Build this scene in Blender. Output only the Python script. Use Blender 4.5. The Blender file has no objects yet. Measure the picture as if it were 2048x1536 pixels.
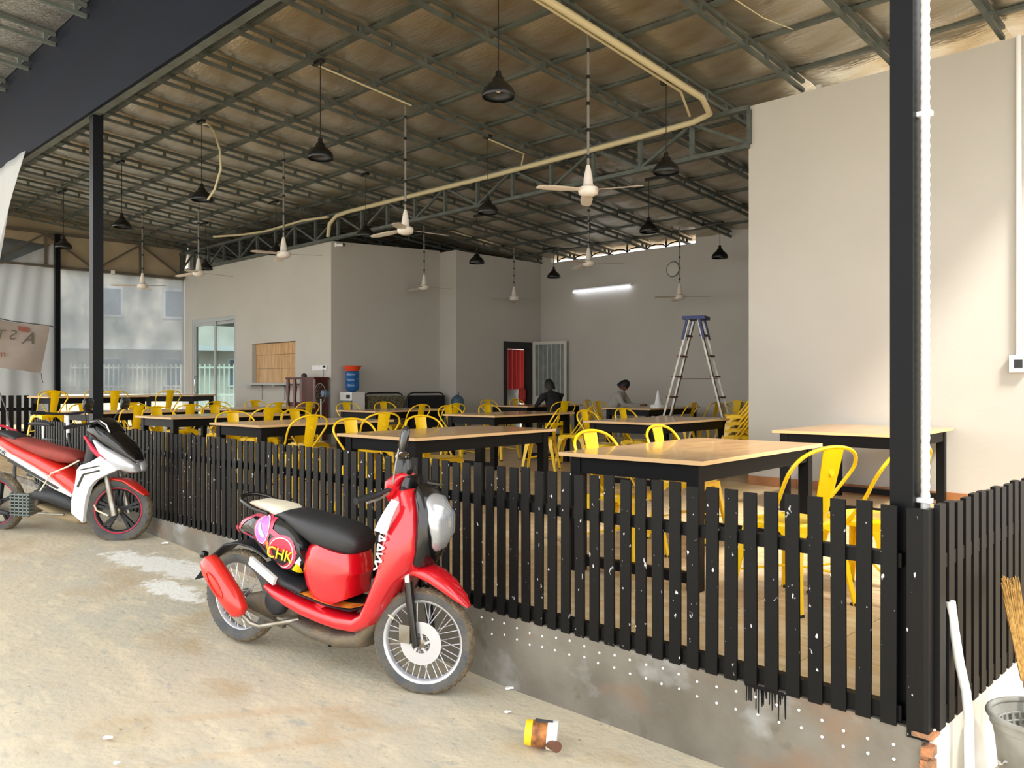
import bpy, bmesh, math, random
from mathutils import Vector, Matrix, noise
random.seed(7)
S = bpy.context.scene
COL = S.collection
PI = math.pi
# ---------------------------------------------------------------- camera, world, sun, exposure
CAM = Vector((.978, -3.04, 1.59))
cd = bpy.data.cameras.new('camera'); cam = bpy.data.objects.new('camera', cd); COL.objects.link(cam)
cd.sensor_width = 36; cd.lens = 36*1640/2048; cd.clip_end = 400; cd.clip_start = .05
cam.location = CAM
cam.rotation_euler = (math.radians(90), 0, math.atan2(.702, .712))
S.camera = cam
W = bpy.data.worlds.new('overcast_sky'); S.world = W; W.use_nodes = True
wn = W.node_tree.nodes; wl = W.node_tree.links
bg = wn['Background']; bg.inputs['Strength'].default_value = 2.3
gr = wn.new('ShaderNodeValToRGB'); tc = wn.new('ShaderNodeTexCoord'); sx = wn.new('ShaderNodeSeparateXYZ')
nz = wn.new('ShaderNodeTexNoise'); nz.inputs['Scale'].default_value = 2.2; nz.inputs['Detail'].default_value = 5
wl.new(tc.outputs['Generated'], sx.inputs[0]); wl.new(sx.outputs['Z'], gr.inputs['Fac'])
gr.color_ramp.elements[0].position = 0; gr.color_ramp.elements[0].color = (.74, .75, .76, 1)
gr.color_ramp.elements[1].position = .8; gr.color_ramp.elements[1].color = (.68, .75, .86, 1)
wl.new(tc.outputs['Generated'], nz.inputs['Vector'])
mx = wn.new('ShaderNodeMix'); mx.data_type = 'RGBA'; mx.blend_type = 'MIX'
wl.new(nz.outputs['Fac'], mx.inputs['Factor']); wl.new(gr.outputs['Color'], mx.inputs[6]); mx.inputs[7].default_value = (1, .97, .93, 1)
wl.new(mx.outputs[2], bg.inputs['Color'])
sd = bpy.data.lights.new('sun', 'SUN'); sun = bpy.data.objects.new('sun', sd); COL.objects.link(sun)
sd.energy = 5.5; sd.angle = math.radians(10); sd.color = (1, .95, .86)
sun.rotation_euler = Vector((.72, -.34, 1)).to_track_quat('Z', 'Y').to_euler()
sun.location = (6, -3, 9)
S.view_settings.view_transform = 'Standard'; S.view_settings.look = 'None'
S.view_settings.exposure = .62; S.view_settings.gamma = 1; S.view_settings.use_curve_mapping = False

# ---------------------------------------------------------------- materials
def lin(c):
    return tuple(((x/255)/12.92 if x/255 <= .04045 else ((x/255+.055)/1.055)**2.4) for x in c)
def mat(name, col, rough=.5, metal=0, col2=None, scale=6, stretch=(1, 1, 1), bump=0, bscale=None, detail=6,
        lo=.35, hi=.65, coat=0, trans=0, emit=0, alpha=1, spec=None, coords='Object', ior=None):
    m = bpy.data.materials.new(name); m.use_nodes = True
    nt = m.node_tree; n = nt.nodes; l = nt.links; p = n['Principled BSDF']
    p.inputs['Base Color'].default_value = (*lin(col), 1); p.inputs['Roughness'].default_value = rough
    p.inputs['Metallic'].default_value = metal
    if coat: p.inputs['Coat Weight'].default_value = coat; p.inputs['Coat Roughness'].default_value = .06
    if trans: p.inputs['Transmission Weight'].default_value = trans
    if ior: p.inputs['IOR'].default_value = ior
    if spec is not None: p.inputs['Specular IOR Level'].default_value = spec
    if emit: p.inputs['Emission Color'].default_value = (*lin(col), 1); p.inputs['Emission Strength'].default_value = emit
    if alpha < 1: p.inputs['Alpha'].default_value = alpha
    if col2 or bump:
        t = n.new('ShaderNodeTexCoord'); mp = n.new('ShaderNodeMapping'); mp.inputs['Scale'].default_value = stretch
        l.new(t.outputs[coords], mp.inputs['Vector'])
    if col2:
        q = n.new('ShaderNodeTexNoise'); q.inputs['Scale'].default_value = scale; q.inputs['Detail'].default_value = detail
        l.new(mp.outputs[0], q.inputs['Vector'])
        r = n.new('ShaderNodeValToRGB'); r.color_ramp.elements[0].position = lo; r.color_ramp.elements[1].position = hi
        r.color_ramp.elements[0].color = (*lin(col), 1); r.color_ramp.elements[1].color = (*lin(col2), 1)
        l.new(q.outputs['Fac'], r.inputs['Fac']); l.new(r.outputs['Color'], p.inputs['Base Color'])
    if bump:
        q2 = n.new('ShaderNodeTexNoise'); q2.inputs['Scale'].default_value = bscale or scale*4; q2.inputs['Detail'].default_value = 4
        l.new(mp.outputs[0], q2.inputs['Vector'])
        b = n.new('ShaderNodeBump'); b.inputs['Strength'].default_value = bump; b.inputs['Distance'].default_value = .02
        l.new(q2.outputs['Fac'], b.inputs['Height']); l.new(b.outputs[0], p.inputs['Normal'])
    return m
def layer(m, col, scale, lo, hi, stretch=(1, 1, 1), detail=4, seed=0):
    """one more patchy colour layer over a material's base colour"""
    nt = m.node_tree; n = nt.nodes; l = nt.links; p = n['Principled BSDF']
    src = p.inputs['Base Color'].links[0].from_socket if p.inputs['Base Color'].links else None
    t = n.new('ShaderNodeTexCoord'); mp = n.new('ShaderNodeMapping'); mp.inputs['Scale'].default_value = stretch
    mp.inputs['Location'].default_value = (seed*3.1, seed*1.7, seed)
    q = n.new('ShaderNodeTexNoise'); q.inputs['Scale'].default_value = scale; q.inputs['Detail'].default_value = detail
    oi = n.new('ShaderNodeObjectInfo'); va = n.new('ShaderNodeVectorMath'); va.operation = 'MULTIPLY_ADD'
    va.inputs[0].default_value = (1, 1, 1); l.new(oi.outputs['Random'], va.inputs[0]); va.inputs[1].default_value = (37, 21, 53)
    l.new(t.outputs['Object'], va.inputs[2])
    l.new(va.outputs[0], mp.inputs['Vector']); l.new(mp.outputs[0], q.inputs['Vector'])
    r = n.new('ShaderNodeMapRange'); r.inputs[1].default_value = lo; r.inputs[2].default_value = hi
    l.new(q.outputs['Fac'], r.inputs[0])
    x = n.new('ShaderNodeMix'); x.data_type = 'RGBA'
    l.new(r.outputs[0], x.inputs['Factor'])
    if src: l.new(src, x.inputs[6])
    else: x.inputs[6].default_value = p.inputs['Base Color'].default_value
    x.inputs[7].default_value = (*lin(col), 1)
    l.new(x.outputs[2], p.inputs['Base Color'])
    return m

M = {}
M['ground'] = mat('wet_concrete_ground', (208, 196, 170), .62, col2=(194, 189, 172), scale=1.1, bump=.25, bscale=26, lo=.35, hi=.7)
layer(M['ground'], (220, 208, 180), 3.5, .52, .72, (1, 2.2, 1), 8, 1)
layer(M['ground'], (188, 166, 130), 1.7, .56, .76, (1, 1.6, 1), 7, 2)
layer(M['ground'], (178, 176, 162), 9, .58, .75, (1, 2, 1), 6, 3)
layer(M['ground'], (150, 132, 100), 30, .66, .8, (1, 1, 1), 4, 5)
def stain(m, col, cx, cy, ax, ay, rot, soft=.35, amt=.55):
    nt = m.node_tree; n = nt.nodes; l = nt.links; p = n['Principled BSDF']; src = p.inputs['Base Color'].links[0].from_socket
    ge = n.new('ShaderNodeNewGeometry'); mp = n.new('ShaderNodeMapping'); mp.vector_type = 'TEXTURE'
    mp.inputs['Location'].default_value = (cx, cy, 0); mp.inputs['Rotation'].default_value = (0, 0, rot); mp.inputs['Scale'].default_value = (ax, ay, 50)
    l.new(ge.outputs['Position'], mp.inputs[0]); le = n.new('ShaderNodeVectorMath'); le.operation = 'LENGTH'; l.new(mp.outputs[0], le.inputs[0])
    q = n.new('ShaderNodeTexNoise'); q.inputs['Scale'].default_value = 9; q.inputs['Detail'].default_value = 8; q.inputs['Roughness'].default_value = .7
    l.new(ge.outputs['Position'], q.inputs['Vector'])
    a = n.new('ShaderNodeMath'); a.operation = 'MULTIPLY_ADD'; l.new(q.outputs['Fac'], a.inputs[0]); a.inputs[1].default_value = 2.6; a.inputs[2].default_value = -1.3
    b = n.new('ShaderNodeMath'); b.operation = 'ADD'; l.new(a.outputs[0], b.inputs[0]); l.new(le.outputs['Value'], b.inputs[1])
    r = n.new('ShaderNodeMapRange'); r.inputs[1].default_value = 1; r.inputs[2].default_value = 1-soft; l.new(b.outputs[0], r.inputs[0]); r.inputs[4].default_value = amt
    x = n.new('ShaderNodeMix'); x.data_type = 'RGBA'; l.new(r.outputs[0], x.inputs['Factor']); l.new(src, x.inputs[6]); x.inputs[7].default_value = (*lin(col), 1)
    l.new(x.outputs[2], p.inputs['Base Color'])
stain(M['ground'], (246, 246, 240), -5.45, -.42, .75, .2, .25, .3, .9)
stain(M['ground'], (246, 246, 240), -4.75, -.62, .4, .13, .1, .3, .95)
stain(M['ground'], (196, 150, 96), -2.55, -1.1, .8, .05, 1.0, .6, .22)
stain(M['ground'], (196, 150, 96), -2.2, -1.2, .7, .04, 1.15, .6, .2)
M['curb'] = mat('bare_cement_render', (124, 119, 108), .75, col2=(100, 94, 83), scale=2.6, bump=.3, bscale=14)
layer(M['curb'], (128, 100, 76), 2.2, .55, .75, (1, 1, 2), 6, 2)
layer(M['curb'], (150, 151, 148), 3.3, .56, .72, (1, 1, 1.4), 6, 4)
layer(M['curb'], (90, 84, 72), 7, .62, .76, (1, 1, 1), 6, 6)
M['curbwhite'] = mat('white_cement', (236, 232, 222), .7, col2=(210, 205, 190), scale=5)  # right curb, much paler than the front one
M['rust'] = mat('broken_orange_render', (190, 124, 80), .9, col2=(120, 96, 74), scale=18, bump=.6)
M['tile'] = mat('wood_look_tile', (206, 180, 138), .34, col2=(186, 156, 112), scale=3, stretch=(1.2, 14, 1), bump=.04)
layer(M['tile'], (216, 196, 160), 2.2, .45, .7, (1, 5, 1), 4, 3)
M['grout'] = mat('tile_grout', (140, 122, 96), .8)
M['skirt'] = mat('brown_skirting_tile', (166, 112, 70), .4, col2=(146, 96, 58), scale=6)
M['wall'] = mat('white_wall_paint', (188, 184, 175), .8, col2=(182, 178, 169), scale=.8, bump=.05, bscale=30)
M['foil'] = mat('roof_foil_insulation', (200, 196, 184), .3, .85, col2=(168, 154, 124), scale=1.3, bump=.5, bscale=9, stretch=(1, 3, 1))
M['foil_o'] = mat('canopy_foil_insulation', (196, 196, 196), .3, .9, col2=(160, 156, 150), scale=3, bump=.9, bscale=22, stretch=(2.5, .8, 1))
M['galv'] = mat('galvanised_roof_steel', (98, 104, 98), .55, .3, col2=(78, 84, 78), scale=4)
M['fascia'] = mat('dark_blue_grey_cladding', (9, 17, 31), .65, spec=.15, col2=(7, 12, 22), scale=.7, stretch=(.4, 1, 3))
M['beige'] = mat('beige_end_panel', (166, 150, 122), .7, col2=(150, 134, 108), scale=1.5)
M['post'] = mat('black_post_paint', (5, 6, 9), .4, spec=.16, col2=(8, 10, 15), scale=1.3, stretch=(1, 1, .5))
M['slat'] = mat('black_slat_paint', (8, 8, 8), .5, spec=.2, col2=(13, 12, 11), scale=5, stretch=(1, 1, .3), bump=.12, bscale=30)
layer(M['slat'], (196, 196, 198), 46, .70, .74, (1, 1, .55), 2, 1)
M['slatr'] = mat('worn_black_slat_paint', (8, 9, 12), .45, spec=.25, col2=(18, 16, 17), scale=4, stretch=(1, 1, .3))
M['black'] = mat('black_steel_paint', (5, 5, 7), .5, spec=.2)
M['ply'] = mat('varnished_plywood', (206, 166, 112), .22, col2=(182, 138, 88), scale=2.4, stretch=(7, 1, 1), bump=.02, coat=.25)
layer(M['ply'], (150, 112, 74), 3.2, .63, .75, (5, 1.2, 1), 5, 2)
M['plyedge'] = mat('plywood_edge', (214, 176, 126), .5)
M['yellow'] = mat('yellow_chair_paint', (250, 204, 2), .28, coat=.35)
M['rubber'] = mat('black_rubber', (20, 20, 20), .7)
M['tyre'] = mat('dusty_tyre_rubber', (74, 77, 80), .75, col2=(96, 92, 84), scale=12, bump=.4, bscale=70)
M['tread'] = mat('muddy_tyre_tread', (132, 118, 94), .9, col2=(100, 90, 74), scale=26, bump=.8, bscale=60)
M['chrome'] = mat('polished_chrome', (220, 222, 224), .12, 1)
M['alu'] = mat('dull_aluminium', (170, 168, 160), .38, .8, col2=(140, 132, 116), scale=9)
M['rim'] = mat('bright_rim', (222, 224, 230), .25, .6)
M['red'] = mat('glossy_red_plastic', (206, 16, 32), .22, coat=.9, spec=.6)
M['pink'] = mat('pink_red_decal', (196, 58, 92), .3, coat=.6)
M['redor'] = mat('orange_red_paint', (214, 44, 34), .26, coat=.8)
M['bblack'] = mat('gloss_black_plastic', (16, 16, 18), .2, coat=.4)
M['gblack'] = mat('matt_black_plastic', (34, 36, 40), .55)
M['seatv'] = mat('black_seat_vinyl', (40, 41, 44), .5, bump=.06, bscale=80)
M['pad'] = mat('beige_pad_vinyl', (222, 214, 190), .6)
M['engine'] = mat('dirty_engine_casting', (92, 88, 80), .6, .3, col2=(118, 104, 82), scale=14, bump=.3)
M['wplast'] = mat('white_plastic', (226, 226, 224), .35, coat=.4)
M['glass'] = mat('clear_lamp_lens', (235, 240, 245), .06, 0, trans=.75, coat=.5)
M['amber'] = mat('amber_lens', (230, 120, 30), .2)
M['mirror'] = mat('mirror_back_plastic', (26, 27, 30), .18, coat=.5)
M['oil'] = mat('rust_brown_metal', (104, 66, 46), .6)
M['lamp'] = mat('black_pendant_enamel', (14, 14, 14), .38)
M['fanw'] = mat('cream_fan_enamel', (224, 216, 204), .35)
M['fanrod'] = mat('fan_rod_grey', (130, 126, 118), .45, .3)
M['conduit'] = mat('beige_conduit', (196, 184, 146), .5)
M['wconduit'] = mat('white_corrugated_conduit', (232, 232, 228), .5)
M['tube'] = mat('lit_fluorescent_tube', (235, 240, 255), .4, emit=3.5)
M['doorfr'] = mat('dark_door_frame', (38, 36, 34), .5)
M['alw'] = mat('pale_aluminium_frame', (178, 182, 180), .4, .3)
M['gatew'] = mat('cream_steel_gate', (196, 192, 180), .5)
M['curtain'] = mat('red_curtain_cloth', (176, 44, 44), .85, col2=(196, 66, 58), scale=4, stretch=(8, 8, .3))
M['steel'] = mat('grey_steel_sheet', (120, 128, 124), .5, .2, col2=(96, 104, 100), scale=6)
M['wood'] = mat('dark_red_wood', (92, 34, 22), .35, col2=(60, 20, 14), scale=5, stretch=(1, 1, .3), coat=.3)
M['bottle'] = mat('blue_water_bottle', (44, 110, 178), .12, trans=.45)
M['bottlep'] = mat('pale_blue_bottle', (90, 120, 140), .15, trans=.5)
M['orange'] = mat('orange_red_basin', (222, 72, 34), .4)
M['camo'] = mat('mottled_green_canvas', (70, 72, 50), .9, col2=(110, 100, 78), scale=22, lo=.45, hi=.55)
M['dark'] = mat('black_canvas', (22, 23, 26), .85)
M['blueg'] = mat('blue_grey_plastic', (98, 120, 150), .4)
M['blue'] = mat('blue_ladder_plastic', (30, 48, 110), .45)
M['skin'] = mat('brown_skin', (120, 78, 56), .6)
M['hair'] = mat('black_hair', (14, 12, 12), .6)
M['shirtd'] = mat('dark_shirt_cloth', (30, 30, 32), .9)
M['shirtw'] = mat('pale_shirt_cloth', (170, 168, 160), .9)
M['jeans'] = mat('dark_trouser_cloth', (36, 40, 50), .9)
M['basket'] = mat('grey_basket_plastic', (150, 150, 142), .55, col2=(120, 118, 108), scale=8)
M['bristle'] = mat('straw_bristles', (190, 148, 78), .9, col2=(142, 104, 50), scale=30, stretch=(3, 3, .3))
M['bag'] = mat('white_plastic_bag', (235, 236, 238), .4)
M['cupw'] = mat('cup_paper_white', (235, 234, 228), .5)
M['cupy'] = mat('cup_band_yellow', (244, 208, 40), .5)
M['cupb'] = mat('cup_print_brown', (96, 62, 40), .6, col2=(206, 130, 60), scale=22)
M['cupk'] = mat('cup_print_black', (40, 42, 44), .6)
M['leaf'] = mat('tree_foliage', (58, 84, 44), .8, col2=(96, 120, 60), scale=3)
M['bldg'] = mat('cream_house_wall', (168, 164, 150), .8, col2=(146, 142, 130), scale=1)
M['bldg2'] = mat('white_house_wall', (160, 164, 164), .8)
M['window'] = mat('dark_house_window', (60, 70, 84), .3)
M['greenf'] = mat('pale_green_fence_paint', (172, 182, 166), .5)
M['bluep'] = mat('blue_painted_panel', (70, 150, 220), .5)
M['soil'] = mat('pale_yard_soil', (150, 134, 108), .9, col2=(128, 110, 86), scale=2)
M['cloth'] = mat('faded_banner_cloth', (172, 158, 148), .85, col2=(160, 150, 142), scale=2)
M['printr'] = mat('faded_red_print', (150, 92, 80), .9)
M['printk'] = mat('faded_grey_print', (104, 98, 90), .9)
M['rope'] = mat('grey_rope', (90, 92, 94), .9)
M['yprint'] = mat('yellow_sticker_print', (244, 222, 30), .35)
M['oprint'] = mat('orange_sticker_print', (232, 160, 50), .4, col2=(170, 60, 40), scale=18)
M['wprint'] = mat('white_sticker_print', (238, 238, 240), .3)
M['kprint'] = mat('black_sticker_print', (18, 16, 18), .35)
M['lilac'] = mat('lilac_sticker_print', (176, 130, 214), .35, col2=(190, 70, 150), scale=5)
M['bprint'] = mat('blue_sticker_print', (70, 150, 200), .35)
M['cprint'] = mat('crimson_sticker_print', (190, 30, 62), .35)
M['tprint'] = mat('pale_teal_print', (170, 214, 212), .4)

def glassy(name, transp, col, trl=.5, rough=.3):
    m = bpy.data.materials.new(name); m.use_nodes = True
    n = m.node_tree.nodes; l = m.node_tree.links; n.clear()
    o = n.new('ShaderNodeOutputMaterial'); a = n.new('ShaderNodeMixShader'); b = n.new('ShaderNodeMixShader')
    t = n.new('ShaderNodeBsdfTransparent'); tl = n.new('ShaderNodeBsdfTranslucent'); d = n.new('ShaderNodeBsdfDiffuse')
    q = n.new('ShaderNodeTexNoise'); q.inputs['Scale'].default_value = 1.4; q.inputs['Detail'].default_value = 6
    tcx = n.new('ShaderNodeTexCoord'); mp = n.new('ShaderNodeMapping'); mp.inputs['Scale'].default_value = (1, 1.4, .8)
    l.new(tcx.outputs['Object'], mp.inputs[0]); l.new(mp.outputs[0], q.inputs['Vector'])
    r = n.new('ShaderNodeMapRange'); r.inputs[1].default_value = .3; r.inputs[2].default_value = .7
    r.inputs[3].default_value = transp*.6; r.inputs[4].default_value = min(1, transp*1.4)
    l.new(q.outputs['Fac'], r.inputs[0])
    tl.inputs[0].default_value = (*lin(col), 1); d.inputs[0].default_value = (*lin(col), 1)
    b.inputs[0].default_value = 1-trl; l.new(tl.outputs[0], b.inputs[1]); l.new(d.outputs[0], b.inputs[2])
    l.new(r.outputs[0], a.inputs[0]); l.new(b.outputs[0], a.inputs[1]); l.new(t.outputs[0], a.inputs[2])
    l.new(a.outputs[0], o.inputs[0])
    return m
M['film'] = glassy('clear_plastic_film', .36, (158, 166, 172), .6)
M['sheet'] = glassy('milky_plastic_sheet', .05, (226, 228, 228), .55)
def pane(name):
    m = bpy.data.materials.new(name); m.use_nodes = True
    n = m.node_tree.nodes; l = m.node_tree.links; n.clear()
    o = n.new('ShaderNodeOutputMaterial'); a = n.new('ShaderNodeMixShader')
    t = n.new('ShaderNodeBsdfTransparent'); t.inputs[0].default_value = (.62, .72, .74, 1)
    g = n.new('ShaderNodeBsdfGlossy'); g.inputs['Roughness'].default_value = .03
    a.inputs[0].default_value = .1; l.new(t.outputs[0], a.inputs[1]); l.new(g.outputs[0], a.inputs[2]); l.new(a.outputs[0], o.inputs[0])
    return m
M['pane'] = pane('door_glass')

# ---------------------------------------------------------------- mesh building
class MB:
    def __init__(s): s.v = []; s.f = []; s.mi = []; s.cur = 0
    def quadbox(s, P):
        b = len(s.v); s.v += [tuple(p) for p in P]
        for q in ((0, 3, 2, 1), (4, 5, 6, 7), (0, 1, 5, 4), (1, 2, 6, 5), (2, 3, 7, 6), (3, 0, 4, 7)):
            s.f.append(tuple(b+i for i in q)); s.mi.append(s.cur)
        return s
    def box(s, x0, x1, y0, y1, z0, z1):
        return s.quadbox([(x0, y0, z0), (x1, y0, z0), (x1, y1, z0), (x0, y1, z0), (x0, y0, z1), (x1, y0, z1), (x1, y1, z1), (x0, y1, z1)])
    def beam(s, p, q, w, h=None, up=(0, 0, 1)):
        h = h or w; p = Vector(p); q = Vector(q); d = (q-p).normalized(); up = Vector(up)
        if abs(d.dot(up)) > .97: up = Vector((1, 0, 0)) if abs(d.x) < .9 else Vector((0, 1, 0))
        a = d.cross(up).normalized(); b = a.cross(d).normalized()
        a *= w/2; b *= h/2
        return s.quadbox([p-a-b, p+a-b, q+a-b, q-a-b, p-a+b, p+a+b, q+a+b, q-a+b])
    def ring(s, pts):
        b = len(s.v); s.v += [tuple(p) for p in pts]; return b
    def bridge(s, a, b, n, closed=True):
        for i in range(n if closed else n-1):
            j = (i+1) % n; s.f.append((a+i, a+j, b+j, b+i)); s.mi.append(s.cur)
    def cap(s, a, n, flip=False):
        t = tuple(range(a, a+n)); s.f.append(t[::-1] if flip else t); s.mi.append(s.cur)
    def tube(s, pts, r, n=8, closed=False, caps=True):
        P = [Vector(p) for p in pts]; rs = r if isinstance(r, (list, tuple)) else [r]*len(P)
        N = len(P); base = []; prev = None
        for i, p in enumerate(P):
            if closed: d = P[(i+1) % N]-P[i-1]
            else: d = P[min(i+1, N-1)]-P[max(i-1, 0)]
            d.normalize()
            if prev is None:
                u = Vector((0, 0, 1)) if abs(d.z) < .9 else Vector((1, 0, 0)); u = (u-d*u.dot(d)).normalized()
            else:
                u = prev-d*prev.dot(d)
                if u.length < 1e-6: u = Vector((1, 0, 0)).cross(d)
                u.normalize()
            prev = u; w = d.cross(u)
            base.append(s.ring([p+(u*math.cos(2*PI*k/n)+w*math.sin(2*PI*k/n))*rs[i] for k in range(n)]))
        for i in range(N-1): s.bridge(base[i], base[i+1], n)
        if closed: s.bridge(base[-1], base[0], n)
        elif caps: s.cap(base[0], n, True); s.cap(base[-1], n)
        return s
    def lathe(s, prof, n=20, c=(0, 0, 0), axis='z', caps=True):
        c = Vector(c); base = []
        for r, z in prof:
            pts = []
            for k in range(n):
                a = 2*PI*k/n; x = r*math.cos(a); y = r*math.sin(a)
                pts.append(c+{'z': Vector((x, y, z)), 'y': Vector((x, z, y)), 'x': Vector((z, x, y))}[axis])
            base.append(s.ring(pts))
        for i in range(len(base)-1): s.bridge(base[i], base[i+1], n)
        if caps:
            if prof[0][0] > 1e-4: s.cap(base[0], n, True)
            if prof[-1][0] > 1e-4: s.cap(base[-1], n)
        return s
    def prism(s, poly, d0, d1, fn):
        n = len(poly); a = s.ring([fn(u, v, d0) for u, v in poly]); b = s.ring([fn(u, v, d1) for u, v in poly])
        s.bridge(a, b, n); s.cap(a, n, True); s.cap(b, n); return s
    def loft(s, st, n=28, e=2.6, caps=True, open_bottom=False):
        """stations (x, z, half thickness, half width[, y]); sections stand square to the path, wide along y"""
        base = []; N = len(st)
        for i, q in enumerate(st):
            x, z, t, w = q[:4]; y0 = q[4] if len(q) > 4 else 0
            a = st[max(i-1, 0)]; b = st[min(i+1, N-1)]
            d = Vector((b[0]-a[0], 0, b[1]-a[1])).normalized(); nn = Vector((-d.z, 0, d.x))
            pts = []
            for k in range(n):
                th = 2*PI*k/n; cc = math.cos(th); ss = math.sin(th)
                cy = math.copysign(abs(cc)**(2/e), cc); cn = math.copysign(abs(ss)**(2/e), ss)
                pts.append(Vector((x, y0, z))+Vector((0, 1, 0))*(w*cy)+nn*(t*cn))
            base.append(s.ring(pts))
        for i in range(N-1): s.bridge(base[i], base[i+1], n)
        if caps: s.cap(base[0], n, True); s.cap(base[-1], n)
        return s
    def grid(s, nu, nv, fn):
        b = len(s.v)
        for j in range(nv+1):
            for i in range(nu+1): s.v.append(tuple(fn(i/nu, j/nv)))
        for j in range(nv):
            for i in range(nu):
                k = b+j*(nu+1)+i; s.f.append((k, k+1, k+nu+2, k+nu+1)); s.mi.append(s.cur)
        return s
    def mesh(s, name, m, smooth=False):
        me = bpy.data.meshes.new(name); me.from_pydata([tuple(v) for v in s.v], [], s.f)
        ms = m if isinstance(m, (list, tuple)) else [m]
        for k in ms: me.materials.append(k)
        for p, i in zip(me.polygons, s.mi): p.material_index = i
        bm = bmesh.new(); bm.from_mesh(me); bmesh.ops.recalc_face_normals(bm, faces=bm.faces); bm.to_mesh(me); bm.free()
        if smooth:
            for p in me.polygons: p.use_smooth = True
            try: me.set_sharp_from_angle(angle=math.radians(52))
            except Exception: pass
        me.update(); return me
    def build(s, name, m, parent=None, smooth=False, loc=None, rz=0):
        o = bpy.data.objects.new(name, s.mesh(name, m, smooth)); COL.objects.link(o)
        if parent: o.parent = parent
        if loc is not None: o.location = loc
        if rz: o.rotation_euler.z = rz
        return o

def tag(o, label=None, cat=None, group=None, kind=None):
    if label: o['label'] = label
    if cat: o['category'] = cat
    if group: o['group'] = group
    if kind: o['kind'] = kind
    return o
def thing(name, label, cat, loc=(0, 0, 0), rz=0, group=None):
    o = bpy.data.objects.new(name, None); o.empty_display_size = .1; COL.objects.link(o)
    o.location = loc; o.rotation_euler = (0, 0, rz); return tag(o, label, cat, group)
def struct(name, mb, m, smooth=False): return tag(mb.build(name, m, None, smooth), kind='structure')
def kids(o): return [c for c in KID.get(o.name, [])]
KID = {}
def reg(root):
    """remember the children of a finished prototype"""
    for o in bpy.data.objects:
        if o.parent: KID.setdefault(o.parent.name, [])
        if o.parent and o not in KID[o.parent.name]: KID[o.parent.name].append(o)
def copy_tree(o, parent=None):
    c = o.copy(); COL.objects.link(c); c.parent = parent
    for ch in KID.get(o.name, []): copy_tree(ch, c)
    return c
def share(name, me, parent, loc, rz=0, sc=None):
    o = bpy.data.objects.new(name, me); COL.objects.link(o); o.parent = parent; o.location = loc; o.rotation_euler.z = rz
    if sc: o.scale = sc
    return o
def text_obj(name, body, size, m, parent, matrix, depth=.002, shear=0):
    cu = bpy.data.curves.new(name, 'FONT'); cu.body = body; cu.size = size; cu.extrude = depth; cu.shear = shear
    cu.align_x = 'CENTER'; cu.align_y = 'CENTER'
    t = bpy.data.objects.new(name+'_tmp', cu); COL.objects.link(t)
    dg = bpy.context.evaluated_depsgraph_get(); me = bpy.data.meshes.new_from_object(t.evaluated_get(dg))
    bpy.data.objects.remove(t); me.materials.clear(); me.materials.append(m)
    o = bpy.data.objects.new(name, me); COL.objects.link(o); o.parent = parent; o.matrix_local = matrix
    return o

def zroof(y): return 5.395-.0846*y
FL = .41            # hall floor
ST = .61            # raised end of the hall
def zground(x, y):
    z = .02+max(0, -2-x)*.0475 if x > -6 else .21+min(.13, (-6-x)*.03)
    return z

# ================================================================= SETTING
g = MB()
def gf(u, v):
    x = -40+60*u; y = -12+12.0*v
    return (x, y, zground(x, y)+.012*noise.noise(Vector((x*.9, y*.9, 0)))*(1 if y < -.2 else .4))
g.grid(240, 60, gf)
ground = struct('ground', g, M['ground'], True)
struct('yard_ground', MB().box(-70, -19.7, -.2, 40, -.1, .28).box(-19.7, 25, 11.6, 40, -.1, .28), M['soil'])
struct('side_ground', MB().box(.0, 22, -.2, 11.6, -.2, .02), M['soil'])

floor = struct('floor', MB().box(-19.5, 0.0, .1, 11.3, .1, FL-.006), M['grout'])
tm = MB().box(-.298, .298, -.298, .298, -.006, 0.002).mesh('floor_tile', M['tile'])
for i in range(18):
    for j in range(10):
        if i*.6 > 3.6 and j > 9: continue
        if i*.6+.3 > 10.6: continue
        share('floor_tile', tm, floor, (-.3-i*.6, .33+.6*j, FL-.002), rz=(PI if (i*7+j*3) % 2 else 0))
rest = MB()
for i in range(18, 32):
    for j in range(10): rest.box(-.6-i*.6+.002, -i*.6-.002, .03+.6*j+.002, .63+.6*j-.002, FL-.008, FL)
for i in range(5, 21):
    for j in range(10, 19): rest.box(-.6-i*.6+.002, -i*.6-.002, .03+.6*j+.002, min(.63+.6*j-.002, 11.29), FL-.008, FL)
tag(rest.build('tile_field', M['tile'], floor), kind='stuff')
struct('stage', MB().box(-19.5, -13.9, .12, 5.84, FL-.02, ST), M['tile'])

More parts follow.
